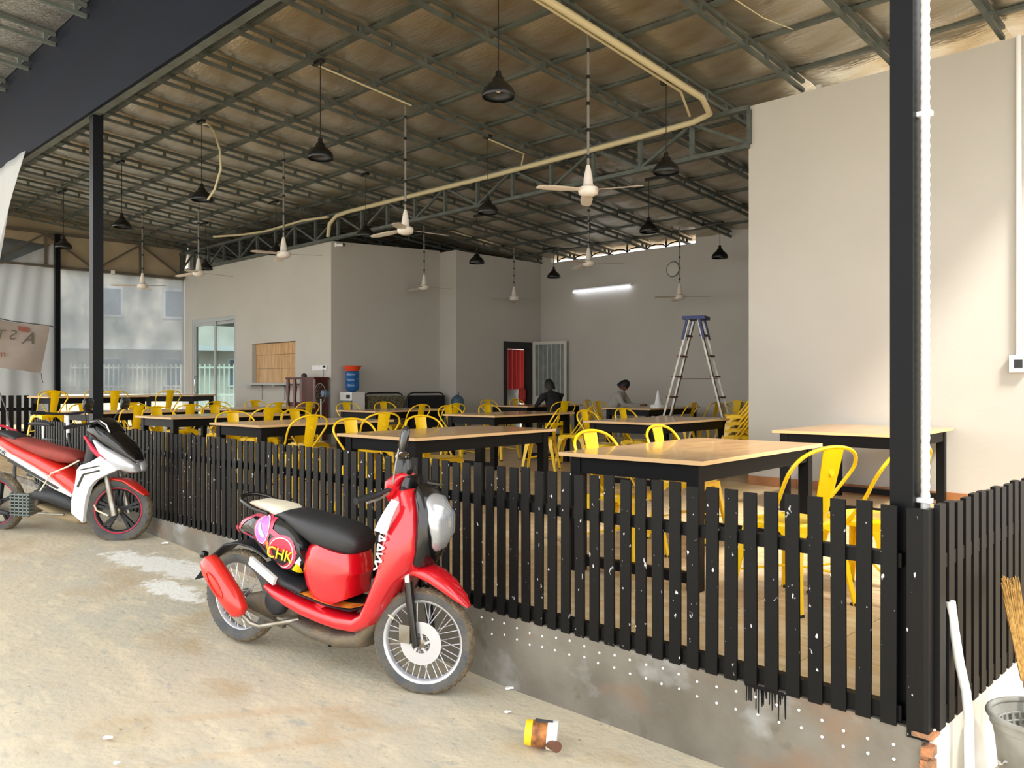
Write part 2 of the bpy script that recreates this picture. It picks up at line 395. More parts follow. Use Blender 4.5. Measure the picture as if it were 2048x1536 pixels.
cw = MB().box(-9.9, .0, -.04, .12, -.2, .394)
curb = struct('curb_front', cw, M['curb'])
struct('curb_front_left', MB().box(-19.5, -9.9, -.02, .12, .1, .405), M['curb'])
struct('curb_right', MB().box(-.11, .03, .0, 5.8, -.2, .394), M['curbwhite'])
rr = MB()
for k in range(16):
    a = random.uniform(0, .16); h = random.uniform(.0, .37)
    rr.box(.005-.01*random.random(), .022+.02*random.random(), -.06+random.random()*.02, -.03+.05*random.random(), .36-h, .385-h*.9)
rr.box(-.03, .038, -.05, .03, .374, .39)
tag(rr.build('broken_render_edge', M['rust'], curb), label='crumbled orange brown render at the end of the curb')
pm = MB().lathe([(.0, -.008), (.005, -.008), (.006, 0), (.004, .002), (0, .003)], 8, axis='y').mesh('wall_plug', M['wprint'])
PL = [(-2.206, .367), (-2.123, .371), (-2.036, .369), (-1.943, .364), (-1.853, .357), (-1.768, .36), (-1.676, .372), (-1.589, .377), (-1.498, .371), (-1.408, .361), (-1.319, .37), (-1.234, .369), (-1.145, .369), (-1.058, .374), (-.977, .369), (-.887, .36), (-.794, .362), (-.705, .367), (-2.127, .295), (-2.033, .31), (-1.943, .306), (-1.853, .299), (-1.768, .307), (-1.684, .31), (-1.592, .31), (-1.498, .32), (-1.416, .311), (-1.322, .313), (-1.233, .307), (-1.146, .308), (-1.064, .305), (-.974, .307), (-.887, .298), (-.794, .295), (-.707, .294), (-.62, .367), (-.53, .36), (-.44, .365), (-.35, .352), (-.269, .337), (-.182, .335), (-.092, .341), (-.61, .30), (-.52, .295), (-.43, .30), (-.35, .29), (-.27, .279), (-.181, .282), (-.091, .29)]
for x, z in PL:
    o = share('wall_plug', pm, curb, (x, -.043, z-.02)); o.rotation_euler.z = PI

dr = MB(); rnd = random.Random(11)
for k in range(16):
    x = -.66+.011*k+rnd.uniform(-.004, .004); z1 = .39; L_ = rnd.uniform(.015, .11)
    dr.quadbox([(x, -.044, z1-L_), (x+.002, -.044, z1-L_), (x+.002, -.04, z1-L_), (x, -.04, z1-L_), (x-.002+rnd.uniform(-.006, .006), -.044, z1), (x+.004, -.044, z1), (x+.004, -.04, z1), (x-.002, -.04, z1)])
dr.box(-.665, -.5, -.0445, -.04, .382, .394)
tag(dr.build('paint_drips', M['black'], curb), kind='stuff')
# walls
def wall_x(mb, x0, x1, y0, y1, z0, za, zb, holes=()):
    """wall along x with rectangular holes (hx0,hx1,hz0,hz1); top runs from za at x0 to zb at x1"""
    xs = sorted({x0, x1, *[h for q in holes for h in q[:2]]})
    top = lambda x: za+(zb-za)*(x-x0)/(x1-x0)
    for a, b in zip(xs, xs[1:]):
        hs = [q for q in holes if q[0] <= a+1e-6 and q[1] >= b-1e-6]
        spans = [(z0, None)]
        if hs:
            q = hs[0]; spans = ([(z0, q[2])] if q[2] > z0+.001 else [])+[(q[3], None)]
        for lo, hi in spans:
            ta = top(a) if hi is None else hi; tb = top(b) if hi is None else hi
            mb.quadbox([(a, y0, lo), (b, y0, lo), (b, y1, lo), (a, y1, lo), (a, y0, ta), (b, y0, tb), (b, y1, tb), (a, y1, ta)])
    return mb
wk = wall_x(MB(), -19.48, -12.73, 5.85, 6.0, .3, 4.48, 4.38, [(-18.89, -16.64, .3, 3.16), (-15.87, -14.05, 1.62, 2.48)])
struct('wall_left', wk, M['wall'])
ws = MB()
ws.quadbox([(-12.88, 6.0, .3), (-12.73, 6.0, .3), (-12.73, 8.62, .3), (-12.88, 8.62, .3), (-12.88, 6.0, 4.38), (-12.73, 6.0, 4.38), (-12.73, 8.62, 4.5), (-12.88, 8.62, 4.5)])
ws.box(-12.88, -12.2, 8.62, 8.75, .3, 4.46)
for a, b, z0, z1 in ((8.75, 10.05, .3, 4.45), (10.05, 10.96, 2.56, 4.45), (10.96, 11.31, .3, 4.45)): ws.box(-12.35, -12.2, a, b, z0, z1)
struct('wall_left_inner', ws, M['wall'])
wall_back = struct('wall_back', MB().box(-12.35, -3.82, 11.31, 11.46, .3, 4.43).box(-3.82, -3.67, 5.98, 11.46, .3, 4.6), M['wall'])
struct('wall_back_upper', MB().box(-8.0, -3.82, 11.33, 11.44, 4.38, 4.62).box(-12.3, -11.9, 11.33, 11.44, 4.38, 4.6), M['wall'])
struct('wall_kitchen_light_block', MB().box(-19.48, -12.35, 11.32, 11.44, 3.1, 4.685).quadbox([(-19.48, 6, 3.1), (-19.36, 6, 3.1), (-19.36, 11.32, 3.1), (-19.48, 11.32, 3.1), (-19.48, 6, 5.14), (-19.36, 6, 5.14), (-19.36, 11.32, 4.69), (-19.48, 11.32, 4.69)]), M['wall'])  # upper walls only, added to keep the space above the kitchen dark
struct('kitchen_light_block', MB().box(-19.36, -12.88, 6.0, 11.32, 4.2, 4.3), M['wall'])  # slab added to stop kitchen light reaching the roof
eb = MB().box(-.015, .015, -.015, .015, 0, .16).mesh('eave_strut', M['black'])
for k in range(8): share('eave_strut', eb, wall_back, (-11.7+k*.5, 11.34, 4.42))
ea = MB().tube([(-.25, 0, 0), (-.16, 0, .06), (0, 0, .085), (.16, 0, .06), (.25, 0, 0)], .014, 6).mesh('eave_arch', M['black'])
for k in range(7): share('eave_arch', ea, wall_back, (-11.45+k*.5, 11.34, 4.44))
wr = MB().box(-3.82, 3.2, 5.8, 5.98, .0, 4.86)
wall_right = struct('wall_right', wr, M['wall'])
MB().lathe([(0, -.004), (.012, -.004), (.012, 0), (0, 0)], 10, axis='y').build('nail_hole', M['doorfr'], wall_right, loc=(-3.1, 5.8, 1.0))
bb = MB()
for k in range(7): bb.box(-3.82+k*.6+.003, -3.22+k*.6-.003, 5.785, 5.8, FL, .515)
bb.box(-3.82, 0, 5.79, 5.802, FL, .512)
struct('baseboard_right', bb, M['skirt'])

# roof: rafters along y, battens along x, foil panels
roof = bpy.data.objects.new('ceiling', None); COL.objects.link(roof); tag(roof, kind='structure')
def rafter_mesh(y0, y1, up=.105, step=.44):
    m = MB()
    L = y1-y0
    s = -.0846
    for dz in (0.005, up):
        m.quadbox([(-.021, 0, dz), (.021, 0, dz), (.021, L, dz+s*L), (-.021, L, dz+s*L), (-.021, 0, dz+.038), (.021, 0, dz+.038), (.021, L, dz+.038+s*L), (-.021, L, dz+.038+s*L)])
    k = .2
    while k < L:
        m.box(-.018, .018, k-.02, k+.02, .03+s*k, up+.015+s*k); k += step
    return m.mesh('rafter', M['galv'])
rm1 = rafter_mesh(.0, 11.5); rm2 = rafter_mesh(.0, 5.9)
for k in range(20):
    x = -.2-k*1.0
    share('rafter', rm1 if x < -3.5 else rm2, roof, (x, 0, zroof(0)))
for i in range(14):
    y = .37+.88*i
    if y > 11.5: break
    x1 = .0 if y < 5.9 else -3.6
    b = MB().quadbox([(-19.38, y-.032, zroof(y)+.135), (x1, y-.032, zroof(y)+.135), (x1, y+.032, zroof(y)+.135), (-19.38, y+.032, zroof(y)+.135), (-19.38, y-.032, zroof(y)+.17), (x1, y-.032, zroof(y)+.17), (x1, y+.032, zroof(y)+.17), (-19.38, y+.032, zroof(y)+.17)])
    b.build('batten', M['galv'], roof)
def foil(v=0):
    m = MB(); rnd = random.Random(v)
    m.grid(8, 8, lambda a, b: (-.5+a, b*.88, -.0846*.88*b-.055*math.sin(PI*a)**.6*math.sin(PI*b)**.6*(1+.3*v)-.006*noise.noise(Vector((a*7+v*9, b*5, v)))))
    return m.mesh('foil_panel', M['foil'], True)
fm = [foil(k) for k in range(3)]
for k in range(19):
    x = -.7-k
    for i in range(-1, 13):
        y = .37+.88*i
        if i == -1:
            continue
        if x > -3.7 and y > 5.7: continue
        share('foil_panel', fm[(k*5+i*3) % 3], roof, (x, y, zroof(y)+.178))
skin = MB().quadbox([(-19.6, .02, zroof(.02)+.26), (.05, .02, zroof(.02)+.26), (.05, 5.95, zroof(5.95)+.26), (-19.6, 5.95, zroof(5.95)+.26), (-19.6, .02, zroof(.02)+.29), (.05, .02, zroof(.02)+.29), (.05, 5.95, zroof(5.95)+.29), (-19.6, 5.95, zroof(5.95)+.29)])
skin.quadbox([(-19.6, 5.95, zroof(5.95)+.26), (-3.6, 5.95, zroof(5.95)+.26), (-3.6, 11.6, zroof(11.6)+.26), (-19.6, 11.6, zroof(11.6)+.26), (-19.6, 5.95, zroof(5.95)+.29), (-3.6, 5.95, zroof(5.95)+.29), (-3.6, 11.6, zroof(11.6)+.29), (-19.6, 11.6, zroof(11.6)+.29)])
skin.build('roof_sheet', M['galv'], roof)

# canopy over the forecourt
can = thing('canopy', 'foil lined canopy roof over the forecourt, top left, outside the dark fascia', 'canopy', (0, 0, 0))
cr = rafter_mesh(0, 4.5, .12, .6)
for k in range(21):
    share('rafter', cr, can, (4.0-k*1.02, -4.55, zroof(-4.55)+.02))
fo = MB().grid(6, 6, lambda a, b: (-.51+1.02*a, b*.9, -.0846*.9*b-.02*math.sin(PI*a)*math.sin(PI*b))).mesh('foil_panel', M['foil_o'], True)
for k in range(20):
    for j in range(5): share('foil_panel', fo, can, (3.49-k*1.02, -4.55+.9*j, zroof(-4.55+.9*j)+.19))
MB().quadbox([(-17, -4.6, zroof(-4.6)+.23), (4.2, -4.6, zroof(-4.6)+.23), (4.2, -.05, zroof(0)+.23), (-17, -.05, zroof(0)+.23), (-17, -4.6, zroof(-4.6)+.26), (4.2, -4.6, zroof(-4.6)+.26), (4.2, -.05, zroof(0)+.26), (-17, -.05, zroof(0)+.26)]).build('roof_sheet', M['galv'], can)
fas = thing('fascia_board', 'long dark blue grey fascia board above the picket fence', 'fascia', (-9.7, -.02, 4.43))
MB().box(-9.9, 9.75, -.02, .016, .0, 1.2).build('board', M['fascia'], fas)
MB().box(-9.9, 9.75, .02, .10, .0, .03).build('lower_flange', M['galv'], fas)

tag(MB().quadbox([(.06, .12, zroof(.1)-.1), (.1, .12, zroof(.1)-.1), (.1, 5.78, zroof(5.8)-.1), (.06, 5.78, zroof(5.8)-.1), (.06, .12, zroof(.1)+.3), (.1, .12, zroof(.1)+.3), (.1, 5.78, zroof(5.8)+.3), (.06, 5.78, zroof(5.8)+.3)]).build('roof_edge_light_block', M['fascia']), 'unseen added board blocking light along the right edge of the roof', 'fascia')  # out of view, added only to block light at the roof edge
# trusses
def truss(name, label, loc, rz, L, zt, zb, n, m, t=.045):
    r = thing(name, label, 'truss', loc, rz)
    MB().box(0, L, -t, t, zt-.05, zt).build('top_chord', m, r)
    MB().box(0, L, -t, t, zb, zb+.05).build('bottom_chord', m, r)
    d = L/n
    vm = MB().box(-t/2, t/2, -t*.6, t*.6, zb+.05, zt-.05).mesh('strut', m)
    dm = [MB().beam((0, 0, zb+.05), (s*d, 0, zt-.05), t*.8).mesh('brace', m) for s in (1, -1)]
    for k in range(n+1): share('strut', vm, r, (k*d, 0, 0))
    for k in range(n): share('brace', dm[k % 2], r, (k*d if k % 2 == 0 else (k+1)*d, 0, 0))
    return r
truss('roof_truss', 'grey steel roof truss spanning above the white kitchen wall', (-19.4, 5.78, 0), 0, 15.6, 4.86, 4.36, 20, M['galv'])
truss('end_truss', 'dark steel truss under the roof at the far left end', (-19.3, -2.5, 0), PI/2, 8.3, 5.0, 4.2, 8, mat('dull_brown_grey_steel', (84, 76, 62), .6), .05)
tag(MB().quadbox([(-19.5, -2.6, 4.2), (-19.4, -2.6, 4.2), (-19.4, 5.84, 4.2), (-19.5, 5.84, 4.2), (-19.5, -2.6, 5.87), (-19.4, -2.6, 5.87), (-19.4, 5.98, 5.145), (-19.5, 5.98, 5.145)]).build('gable_panel', M['beige']), 'beige panel behind the end truss at far left', 'panel')

# posts
def post(label, x, y, z0, z1, w, m=None):
    r = thing('steel_post', label, 'post', (x, y, z0))
    MB().box(-w/2, w/2, -w/2, w/2, 0, z1-z0).build('shaft', m or M['post'], r)
    MB().box(-w*.8, w*.8, -w*.8, w*.8, 0, .012).build('base_plate', M['black'], r)
    return r
post('thick black square post at the fence corner carrying a white conduit', -.083, .045, .394, 5.4, .078)
post('black square post rising from the middle of the fence, left of the scooter', -8.27, .06, .394, 4.45, .105)
post('distant thin black post beside the faded banner', -19.2, 2.9, FL, 4.95, .1)

# ================================================================= FENCES
def fence(name, label, loc, rz, n, pitch, w, h, L, m, lowz=.01, upz=.55):
    r = thing(name, label, 'fence', loc, rz)
    meshes = []
    for k in range(4):
        dh = (-.006, .004, 0, .008)[k]
        meshes.append(MB().box(-w/2, w/2, -.012, 0, -.005, h+dh).mesh('slat', m))
    for k in range(n):
        o = share('slat', meshes[random.randrange(4)], r, (-.04-k*pitch, -.022, 0)); o.rotation_euler.y = random.uniform(-.006, .006)
    MB().box(-L, 0, -.02, .02, upz, upz+.05).build('rail', M['black'], r)
    MB().box(-L, 0, -.02, .02, lowz, lowz+.055).build('rail', M['black'], r)
    return r
ff = fence('picket_fence', 'long low black picket fence along the front of the hall', (-.07, -.01, .394), 0, 113, .0886, .055, .768, 10.05, M['slat'])
MB().box(.023, .077, -.035, -.018, -.03, .765).build('corner_board', M['slat'], ff)
MB().box(.0775, .094, -.035, .03, -.03, .765).build('corner_board', M['slatr'], ff)
for x in (-2.6, -5.2, -8.0):
    MB().box(-.02, .02, .02, .06, 0, .72).build('fence_post', M['black'], ff, loc=(x, 0, 0))
# right-hand fence runs back along x = 0
fr = thing('side_fence', 'black picket fence running back from the corner on the right', 'fence', (.02, .0, .394), 0)
sm_ = [MB().box(-.008, .012, -.031, .031, -.005, .772+d).mesh('slat', M['slatr']) for d in (0, .006, -.005)]
for k in range(58):
    share('slat', sm_[k % 3 if k % 5 else 1], fr, (0.010, k*.0975+.046, 0))
MB().box(-.02, .018, .02, 5.75, .55, .6).build('rail', M['black'], fr)
MB().box(-.02, .018, .02, 5.75, .01, .065).build('rail', M['black'], fr)
fl = thing('side_fence', 'short grey picket fence at the far left end of the hall, beyond the parked motorbike', 'fence', (-16.25, .75, ST-.02), 0)
sm2 = MB().box(-.012, .012, -.04, .04, 0, .79).mesh('slat', M['slatr'])
for k in range(7): share('slat', sm2, fl, (0, .0+k*.125, 0))
MB().box(-.04, -.01, -.05, .85, .5, .56).build('rail', M['black'], fl); MB().box(-.04, -.01, -.05, .85, .06, .12).build('rail', M['black'], fl)

# ================================================================= TABLES
def table_proto(w, L, m_leg='black'):
    r = thing('dining_table', 'tmp', 'table')
    t = MB().box(0, w, 0, L, .725, .75).build('tabletop', M['ply'], r)
    MB().box(-.001, w+.001, -.001, .001, .7255, .7495).box(-.001, w+.001, L-.001, L+.001, .7255, .7495).box(w-.001, w+.001, 0, L, .7255, .7495).build('edge_band', M['plyedge'], t)
    i = .09; q = .075
    lm = MB().box(-q/2, q/2, -q/2, q/2, 0, .725).mesh('leg', M['black'])
    for x in (i, w-i):
        for y in (i, L-i): share('leg', lm, r, (x, y, 0))
    for y in (i, L-i): MB().box(i+q/2, w-i-q/2, y-.03, y+.03, .62, .725).build('apron', M['black'], r)
    for x in (i, w-i): MB().box(x-.03, x+.03, i+q/2, L-i-q/2, .62, .725).build('apron', M['black'], r)
    for y in (i, L-i): MB().box(i+q/2, w-i-q/2, y-.025, y+.025, .04, .10).build('stretcher', M['black'], r)
    return r
TP = table_proto(1.0, 1.83); TS = table_proto(1.18, 1.58); reg(None)
ROT = math.radians(4)
tables = {}
def place_table(key, x, y, label, z=FL, rz=ROT, proto=None, used=[]):
    proto = proto or TP
    if proto.name in used: o = copy_tree(proto)
    else: o = proto; used.append(proto.name)
    o.location = (x, y, z); o.rotation_euler.z = rz; tag(o, label, 'table', 'plywood topped tables in the hall'); tables[key] = (x, y, rz, z)
place_table('T1', -2.46, .87, 'nearest plywood table, just behind the fence by the corner post')
place_table('T2', -5.13, .98, 'plywood table right behind the scooter mirror')
place_table('T3', -7.84, 1.1, 'plywood table behind the fence, second left of the scooter mirror')
place_table('T4', -10.49, 1.3, 'plywood table behind the fence, just right of the middle black post')
place_table('T5', -5.2, 4.42, 'plywood table beyond the nearest one, beside the stacked yellow chairs')
place_table('T6', -7.98, 4.63, 'plywood table in the second row with two chairs seen sideways at its right end')
place_table('T9', -10.63, 4.58, 'plywood table in the second row in front of the folded beds')
place_table('T12', -13.35, 3.45, 'plywood table in front of the dark red wooden cabinet')
place_table('T7', -2.66, 4.1, 'short plywood table against the bright white wall', proto=TS)
place_table('T8', -8.3, 8.7, 'plywood table holding the small white cone, left of the stepladder')
place_table('T8b', -10.95, 8.4, 'plywood table at the back beside the two seated people')
place_table('T10', -5.6, 8.8, 'dim plywood table behind the stepladder')
place_table('T11', -13.1, 1.15, 'plywood table left of the middle black post, seen over the motorbike screen')
place_table('T13', -16.2, 1.5, 'plywood table at the far left end beside the grey picket fence', ST)
place_table('T14', -17.5, 4.2, 'dark legged table at the left end in front of the clear plastic film', ST, rz=math.radians(-48), proto=TS)

# ================================================================= CHAIRS
def chair_proto():
    r = thing('metal_chair', 'tmp', 'chair'); Y = M['yellow']
    s = MB(); n = 24
    def se(hx, hy, z, e=5):
        return [(math.copysign(abs(math.cos(a))**(2/e), math.cos(a))*hx, math.copysign(abs(math.sin(a))**(2/e), math.sin(a))*hy, z) for a in [2*PI*k/n for k in range(n)]]
    b0 = s.ring(se(.178, .178, .405)); b1 = s.ring(se(.183, .183, .44)); b2 = s.ring(se(.172, .172, .452)); b3 = s.ring(se(.14, .14, .446)); b4 = s.ring(se(.03, .03, .443))
    for a, b in ((b0, b1), (b1, b2), (b2, b3), (b3, b4)): s.bridge(a, b, n)
    s.cap(b4, n)
    s.build('seat', Y, r, True)
    # arched skirt between the legs
    for k in range(4):
        m = MB(); N = 8
        for i in range(N):
            u0 = i/N; u1 = (i+1)/N
            z = [.42-.11*(abs(2*u-1))**2.4 for u in (u0, u1)]
            y0 = -.165+.33*u0; y1 = -.165+.33*u1
            m.quadbox([(.176, y0, z[0]), (.181, y0, z[0]), (.181, y1, z[1]), (.176, y1, z[1]), (.176, y0, .435), (.181, y0, .435), (.181, y1, .435), (.176, y1, .435)])
        m.build('skirt', Y, r, False, rz=k*PI/2)
    # folded tapering legs
    for i, (sx_, sy_) in enumerate(((1, 1), (1, -1), (-1, -1), (-1, 1))):
        top = Vector((.165*sx_, .165*sy_, .43)); bot = Vector((.225*sx_ if sx_ > 0 else -.235, .215*sy_, .0))
        m = MB(); rings = []
        for f, w in ((0, .075), (.22, .052), (.5, .038), (1, .028)):
            c = top.lerp(bot, f); ox = w*sx_; oy = w*sy_; t = .008
            rings.append(m.ring([(c.x+.012*sx_, c.y+.012*sy_, c.z), (c.x+.012*sx_-ox, c.y+.012*sy_, c.z), (c.x+.012*sx_-ox, c.y+.012*sy_-t*sy_, c.z), (c.x+.012*sx_-t*sx_, c.y+.012*sy_-t*sy_, c.z), (c.x+.012*sx_-t*sx_, c.y+.012*sy_-oy, c.z), (c.x+.012*sx_, c.y+.012*sy_-oy, c.z)]))
        for a, b in zip(rings, rings[1:]): m.bridge(a, b, 6)
        m.cap(rings[0], 6); m.cap(rings[-1], 6)
        lg = m.build('leg', Y, r)
        MB().box(bot.x-.016, bot.x+.016, bot.y-.016, bot.y+.016, 0, .014).build('rubber_foot', M['rubber'], lg)
    MB().tube([(-.2, -.19, .16), (0, 0, .2), (.19, .185, .16)], .006, 6).tube([(-.2, .19, .16), (0, 0, .205), (.19, -.185, .16)], .006, 6).build('cross_brace', Y, r)
    # hoop: from the seat sides up and round the back (back is at -x)
    P = []
    ctrl = [(.02, .182, .43), (-.08, .208, .55), (-.16, .243, .67), (-.21, .25, .745), (-.245, .205, .808), (-.266, .115, .843), (-.272, 0, .855)]
    full = ctrl+[(x, -y, z) for x, y, z in ctrl[-2::-1]]
    V = [Vector(p) for p in full]
    for i in range(len(V)-1):
        a = V[max(i-1, 0)]; b = V[i]; c = V[i+1]; d = V[min(i+2, len(V)-1)]
        for k in range(3):
            t = k/3; P.append(.5*((2*b)+(c-a)*t+(2*a-5*b+4*c-d)*t*t+(3*b-a-3*c+d)*t**3))
    P.append(V[-1])
    MB().tube(P, .0105, 8).build('back_hoop', Y, r, True)
    # central slat
    m = MB()
    def sf(u, v):
        w = .052+.028*v; y = (2*u-1)*w
        return (-.165-.107*v**.8-.012*(1-(2*u-1)**2), y, .43+.415*v)
    m.grid(4, 6, sf); m.grid(4, 6, lambda u, v: (sf(u, v)[0]+.004, sf(u, v)[1], sf(u, v)[2]))
    bs = m.build('back_slat', Y, r, True)
    MB().lathe([(.018, 0), (.02, .003), (.014, .004)], 12, axis='x').build('embossed_badge', Y, bs, loc=(-.262, 0, .72))
    return r
CP = chair_proto(); reg(None)
used_c = []
def chair(x, y, rz, label, z=FL, group='yellow metal chairs in the hall', tilt=None):
    if used_c: o = copy_tree(CP)
    else: o = CP; used_c.append(1)
    o.location = (x, y, z); o.rotation_euler = (0, 0, rz)
    if tilt: o.rotation_euler.x = tilt
    tag(o, label, 'chair', group); return o
TD = {'T1': 'the nearest table', 'T2': 'the table behind the scooter mirror', 'T3': 'the table second left of the scooter', 'T4': 'the table right of the middle post',
      'T5': 'the table beside the stacked chairs', 'T6': 'the table right of the folded beds', 'T9': 'the table before the folded beds', 'T12': 'the table before the wooden cabinet', 'T8': 'the table holding the white cone',
      'T8b': 'the back table of the seated people', 'T10': 'the dim table behind the stepladder', 'T11': 'the table left of the middle post', 'T13': 'the far left end table'}
def at_table(key, side, v, off=.12, twist=0, note=''):
    x, y, rz, z = tables[key]; wdt = 1.0
    lx = -off if side == 'L' else wdt+off
    c, s = math.cos(rz), math.sin(rz)
    X = x+lx*c-v*s; Y = y+lx*s+v*c
    nf = 'near' if v < .9 else 'far'
    sd = 'left' if side == 'L' else 'right'
    chair(X, Y, rz+twist+(0 if side == 'L' else PI), f'yellow chair on the {sd} side near end of {TD[key]}' if nf == 'near' else f'yellow chair on the {sd} side far end of {TD[key]}', z)
at_table('T1', 'L', .58, -.1); at_table('T1', 'L', 1.52, -.09, .05)
chair(-1.07, 1.2, PI-.25, 'bright yellow chair pulled out right of the nearest table, beside the corner post')
chair(-.82, 1.62, PI-.12, 'yellow chair half hidden behind the thick corner post')
at_table('T2', 'L', .45, .1, .05); at_table('T2', 'L', 1.35, .12)
at_table('T3', 'L', .5, .1); at_table('T3', 'L', 1.4, .12, .08); at_table('T3', 'R', .35, .12, .1); at_table('T3', 'R', 1.35, .15, -.1)
at_table('T4', 'L', .5, .1, .1); at_table('T4', 'L', 1.4, .15); at_table('T4', 'R', 1.2, .1)
at_table('T5', 'L', .5, .06, .1); at_table('T5', 'L', 1.35, .06)
at_table('T6', 'L', .45, .08); at_table('T6', 'L', 1.35, .1); at_table('T6', 'R', .5, .4, .5); at_table('T6', 'R', 1.35, .32, .45)
at_table('T9', 'L', .5, .1); at_table('T9', 'L', 1.35, .12); at_table('T9', 'R', .5, .25, .1); at_table('T9', 'R', 1.35, .2)
at_table('T12', 'L', .6, .1); at_table('T12', 'L', 1.4, .1); at_table('T12', 'R', .7, .2, .1); at_table('T12', 'R', 1.4, .15)
at_table('T8', 'L', .4, .1); at_table('T8', 'R', .5, .3, .1); at_table('T8', 'R', 1.4, .3)
at_table('T8b', 'L', .4, .15); at_table('T8b', 'L', 1.3, .15)
at_table('T10', 'L', .4, .2, .1); at_table('T10', 'L', 1.3, .15); at_table('T10', 'R', 1.4, .1)
at_table('T11', 'L', .5, .12); at_table('T11', 'L', 1.3, .1); at_table('T11', 'R', .5, .25, .1); at_table('T11', 'R', 1.4, .15)
chair(-14.75, 1.42, PI+.25, 'yellow chair at the right of the far left end table, nearest the grey fence', ST)
chair(-15.0, 2.55, PI, 'yellow chair at the right of the far left end table, second from the grey fence', ST)
at_table('T13', 'L', .55, .1); at_table('T13', 'L', 1.4, .1)
chair(-15.4, 3.7, PI+.1, 'yellow chair right of the middle black post, in front of the dark red bench top', ST)
# stack by the white wall
for k in range(5):
    chair(-4.36+.012*k, 6.4+.02*k, PI+.6, ['bottom', 'second from bottom', 'middle', 'second from top', 'top'][k]+' chair of the yellow stack beside the white wall edge', FL+.085*k, 'stacked yellow chairs by the white wall')

# ================================================================= PENDANT LAMPS AND FANS
def lamp_proto():
    r = thing('pendant_lamp', 'tmp', 'lamp')
    MB().lathe([(.143, 0), (.148, .012), (.146, .035), (.13, .07), (.1, .105), (.06, .135), (.052, .16), (.045, .175), (.028, .18), (.026, .225), (.012, .24)], 26, caps=False).build('shade', M['lamp'], r, True)
    MB().lathe([(.0, .04), (.022, .05), (.03, .075), (.02, .11), (.014, .14)], 12).build('bulb', M['pad'], r, True)
    return r
LPOS = [(-4.21, 2.05, 4.13, 'large black pendant lamp nearest the camera, top centre'), (-7.09, 2.05, 4.14, 'black pendant lamp second in the front row, left of the centre one'),
        (-10.1, 2.05, 4.14, 'black pendant lamp third in the front row beside the loose cream hose'), (-13.04, 2.05, 4.16, 'black pendant lamp fourth in the front row, right of the middle post'),
        (-15.95, 2.05, 4.16, 'small black pendant lamp beside the distant thin post'), (-7.22, 4.8, 3.95, 'black pendant lamp in front of the beige conduit, centre of the ceiling'),
        (-4.3, 4.8, 3.98, 'black pendant lamp nearest the left edge of the big white wall'), (-12.97, 4.8, 4.02, 'black pendant lamp partly behind the third ceiling fan over the kitchen wall'),
        (-15.9, 4.8, 4.02, 'black pendant lamp at the far left corner of the kitchen wall top'), (-10.1, 4.8, 3.99, 'black pendant lamp just above the beige conduit bend'),
        (-6.47, 7.55, 3.95, 'black pendant lamp in the back bay left of the ladder'), (-10.4, 7.55, 3.87, 'black pendant lamp above the corner of the inner white walls'),
        (-6.84, 10.3, 3.89, 'black pendant lamp in the back bay nearest the big white wall edge'), (-10.9, 10.3, 3.9, 'small black pendant lamp just left of the daylight gap')]
LP = lamp_proto(); reg(None)
for k, (x, y, z, lb) in enumerate(LPOS):
    o = LP if k == 0 else copy_tree(LP)
    o.location = (x, y, z); tag(o, lb, 'lamp', 'black pendant lamps')
    top = zroof(y)+.02
    MB().tube([(0, 0, .235), (0, 0, top-z)], .005, 6).build('cord', M['lamp'], o)
    rx = min([-.2-q for q in range(20)], key=lambda v: abs(v-x))-x
    MB().box(min(-.06, rx-.02), max(.06, rx+.02), -.03, .03, top-z-.02, top-z+.02).build('ceiling_mount', M['lamp'], o)
def fan_proto():
    r = thing('ceiling_fan', 'tmp', 'fan')
    MB().lathe([(.0, -.07), (.05, -.068), (.095, -.045), (.105, -.01), (.1, .02), (.06, .04), (.05, .06), (.045, .12), (.03, .2), (.018, .25)], 20).build('motor_housing', M['fanw'], r, True)
    for k in range(3):
        a = 2*PI*k/3
        m = MB()
        m.loft([(.07, -.01, .004, .03), (.14, -.01, .004, .045), (.3, -.02, .005, .065), (.5, -.03, .005, .06), (.58, -.034, .004, .045), (.6, -.036, .002, .02)], 10, 2.2)
        b = m.build('blade', M['fanw'], r, True); b.rotation_euler = (math.radians(10), 0, a)
    return r
FP = fan_proto(); reg(None)
FPOS = [(-4.34, 3.46, 3.57, .2, 'large white ceiling fan nearest the camera, in front of the beige conduit'), (-7.33, 3.45, 3.56, 1.2, 'white ceiling fan in front of the kitchen wall corner'),
        (-10.25, 3.4, 3.57, .7, 'white ceiling fan over the kitchen wall, third in the front row'), (-13.27, 3.45, 3.58, 1.3, 'white ceiling fan at the left end of the kitchen wall top'),
        (-15.8, 3.45, 3.56, .4, 'pale ceiling fan before the clear plastic film at left'), (-11.98, 7.56, 3.56, .9, 'white ceiling fan before the inner white wall left of its corner'),
        (-11.7, 9.88, 3.49, .3, 'small ceiling fan hanging before the back left wall above the dark doorway'), (-7.67, 7.54, 3.6, .6, 'white ceiling fan directly below the daylight gap'),
        (-7.7, 10.3, 3.25, .25, 'ceiling fan above the stepladder near the back wall')]
for k, (x, y, z, a, lb) in enumerate(FPOS):
    o = FP if k == 0 else copy_tree(FP)
    o.location = (x, y, z); o.rotation_euler.z = a; tag(o, lb, 'ceiling fan', 'white ceiling fans')
    top = zroof(y)+.05-z
    MB().tube([(0, 0, .24), (0, 0, top)], .014, 8).build('down_rod', M['fanrod'], o)
    m = MB()
    for q in range(5): zz = .32+q*(top-.5)/4; m.lathe([(.02, zz), (.02, zz+.035)], 8)
    m.build('rod_clips', M['lamp'], o)

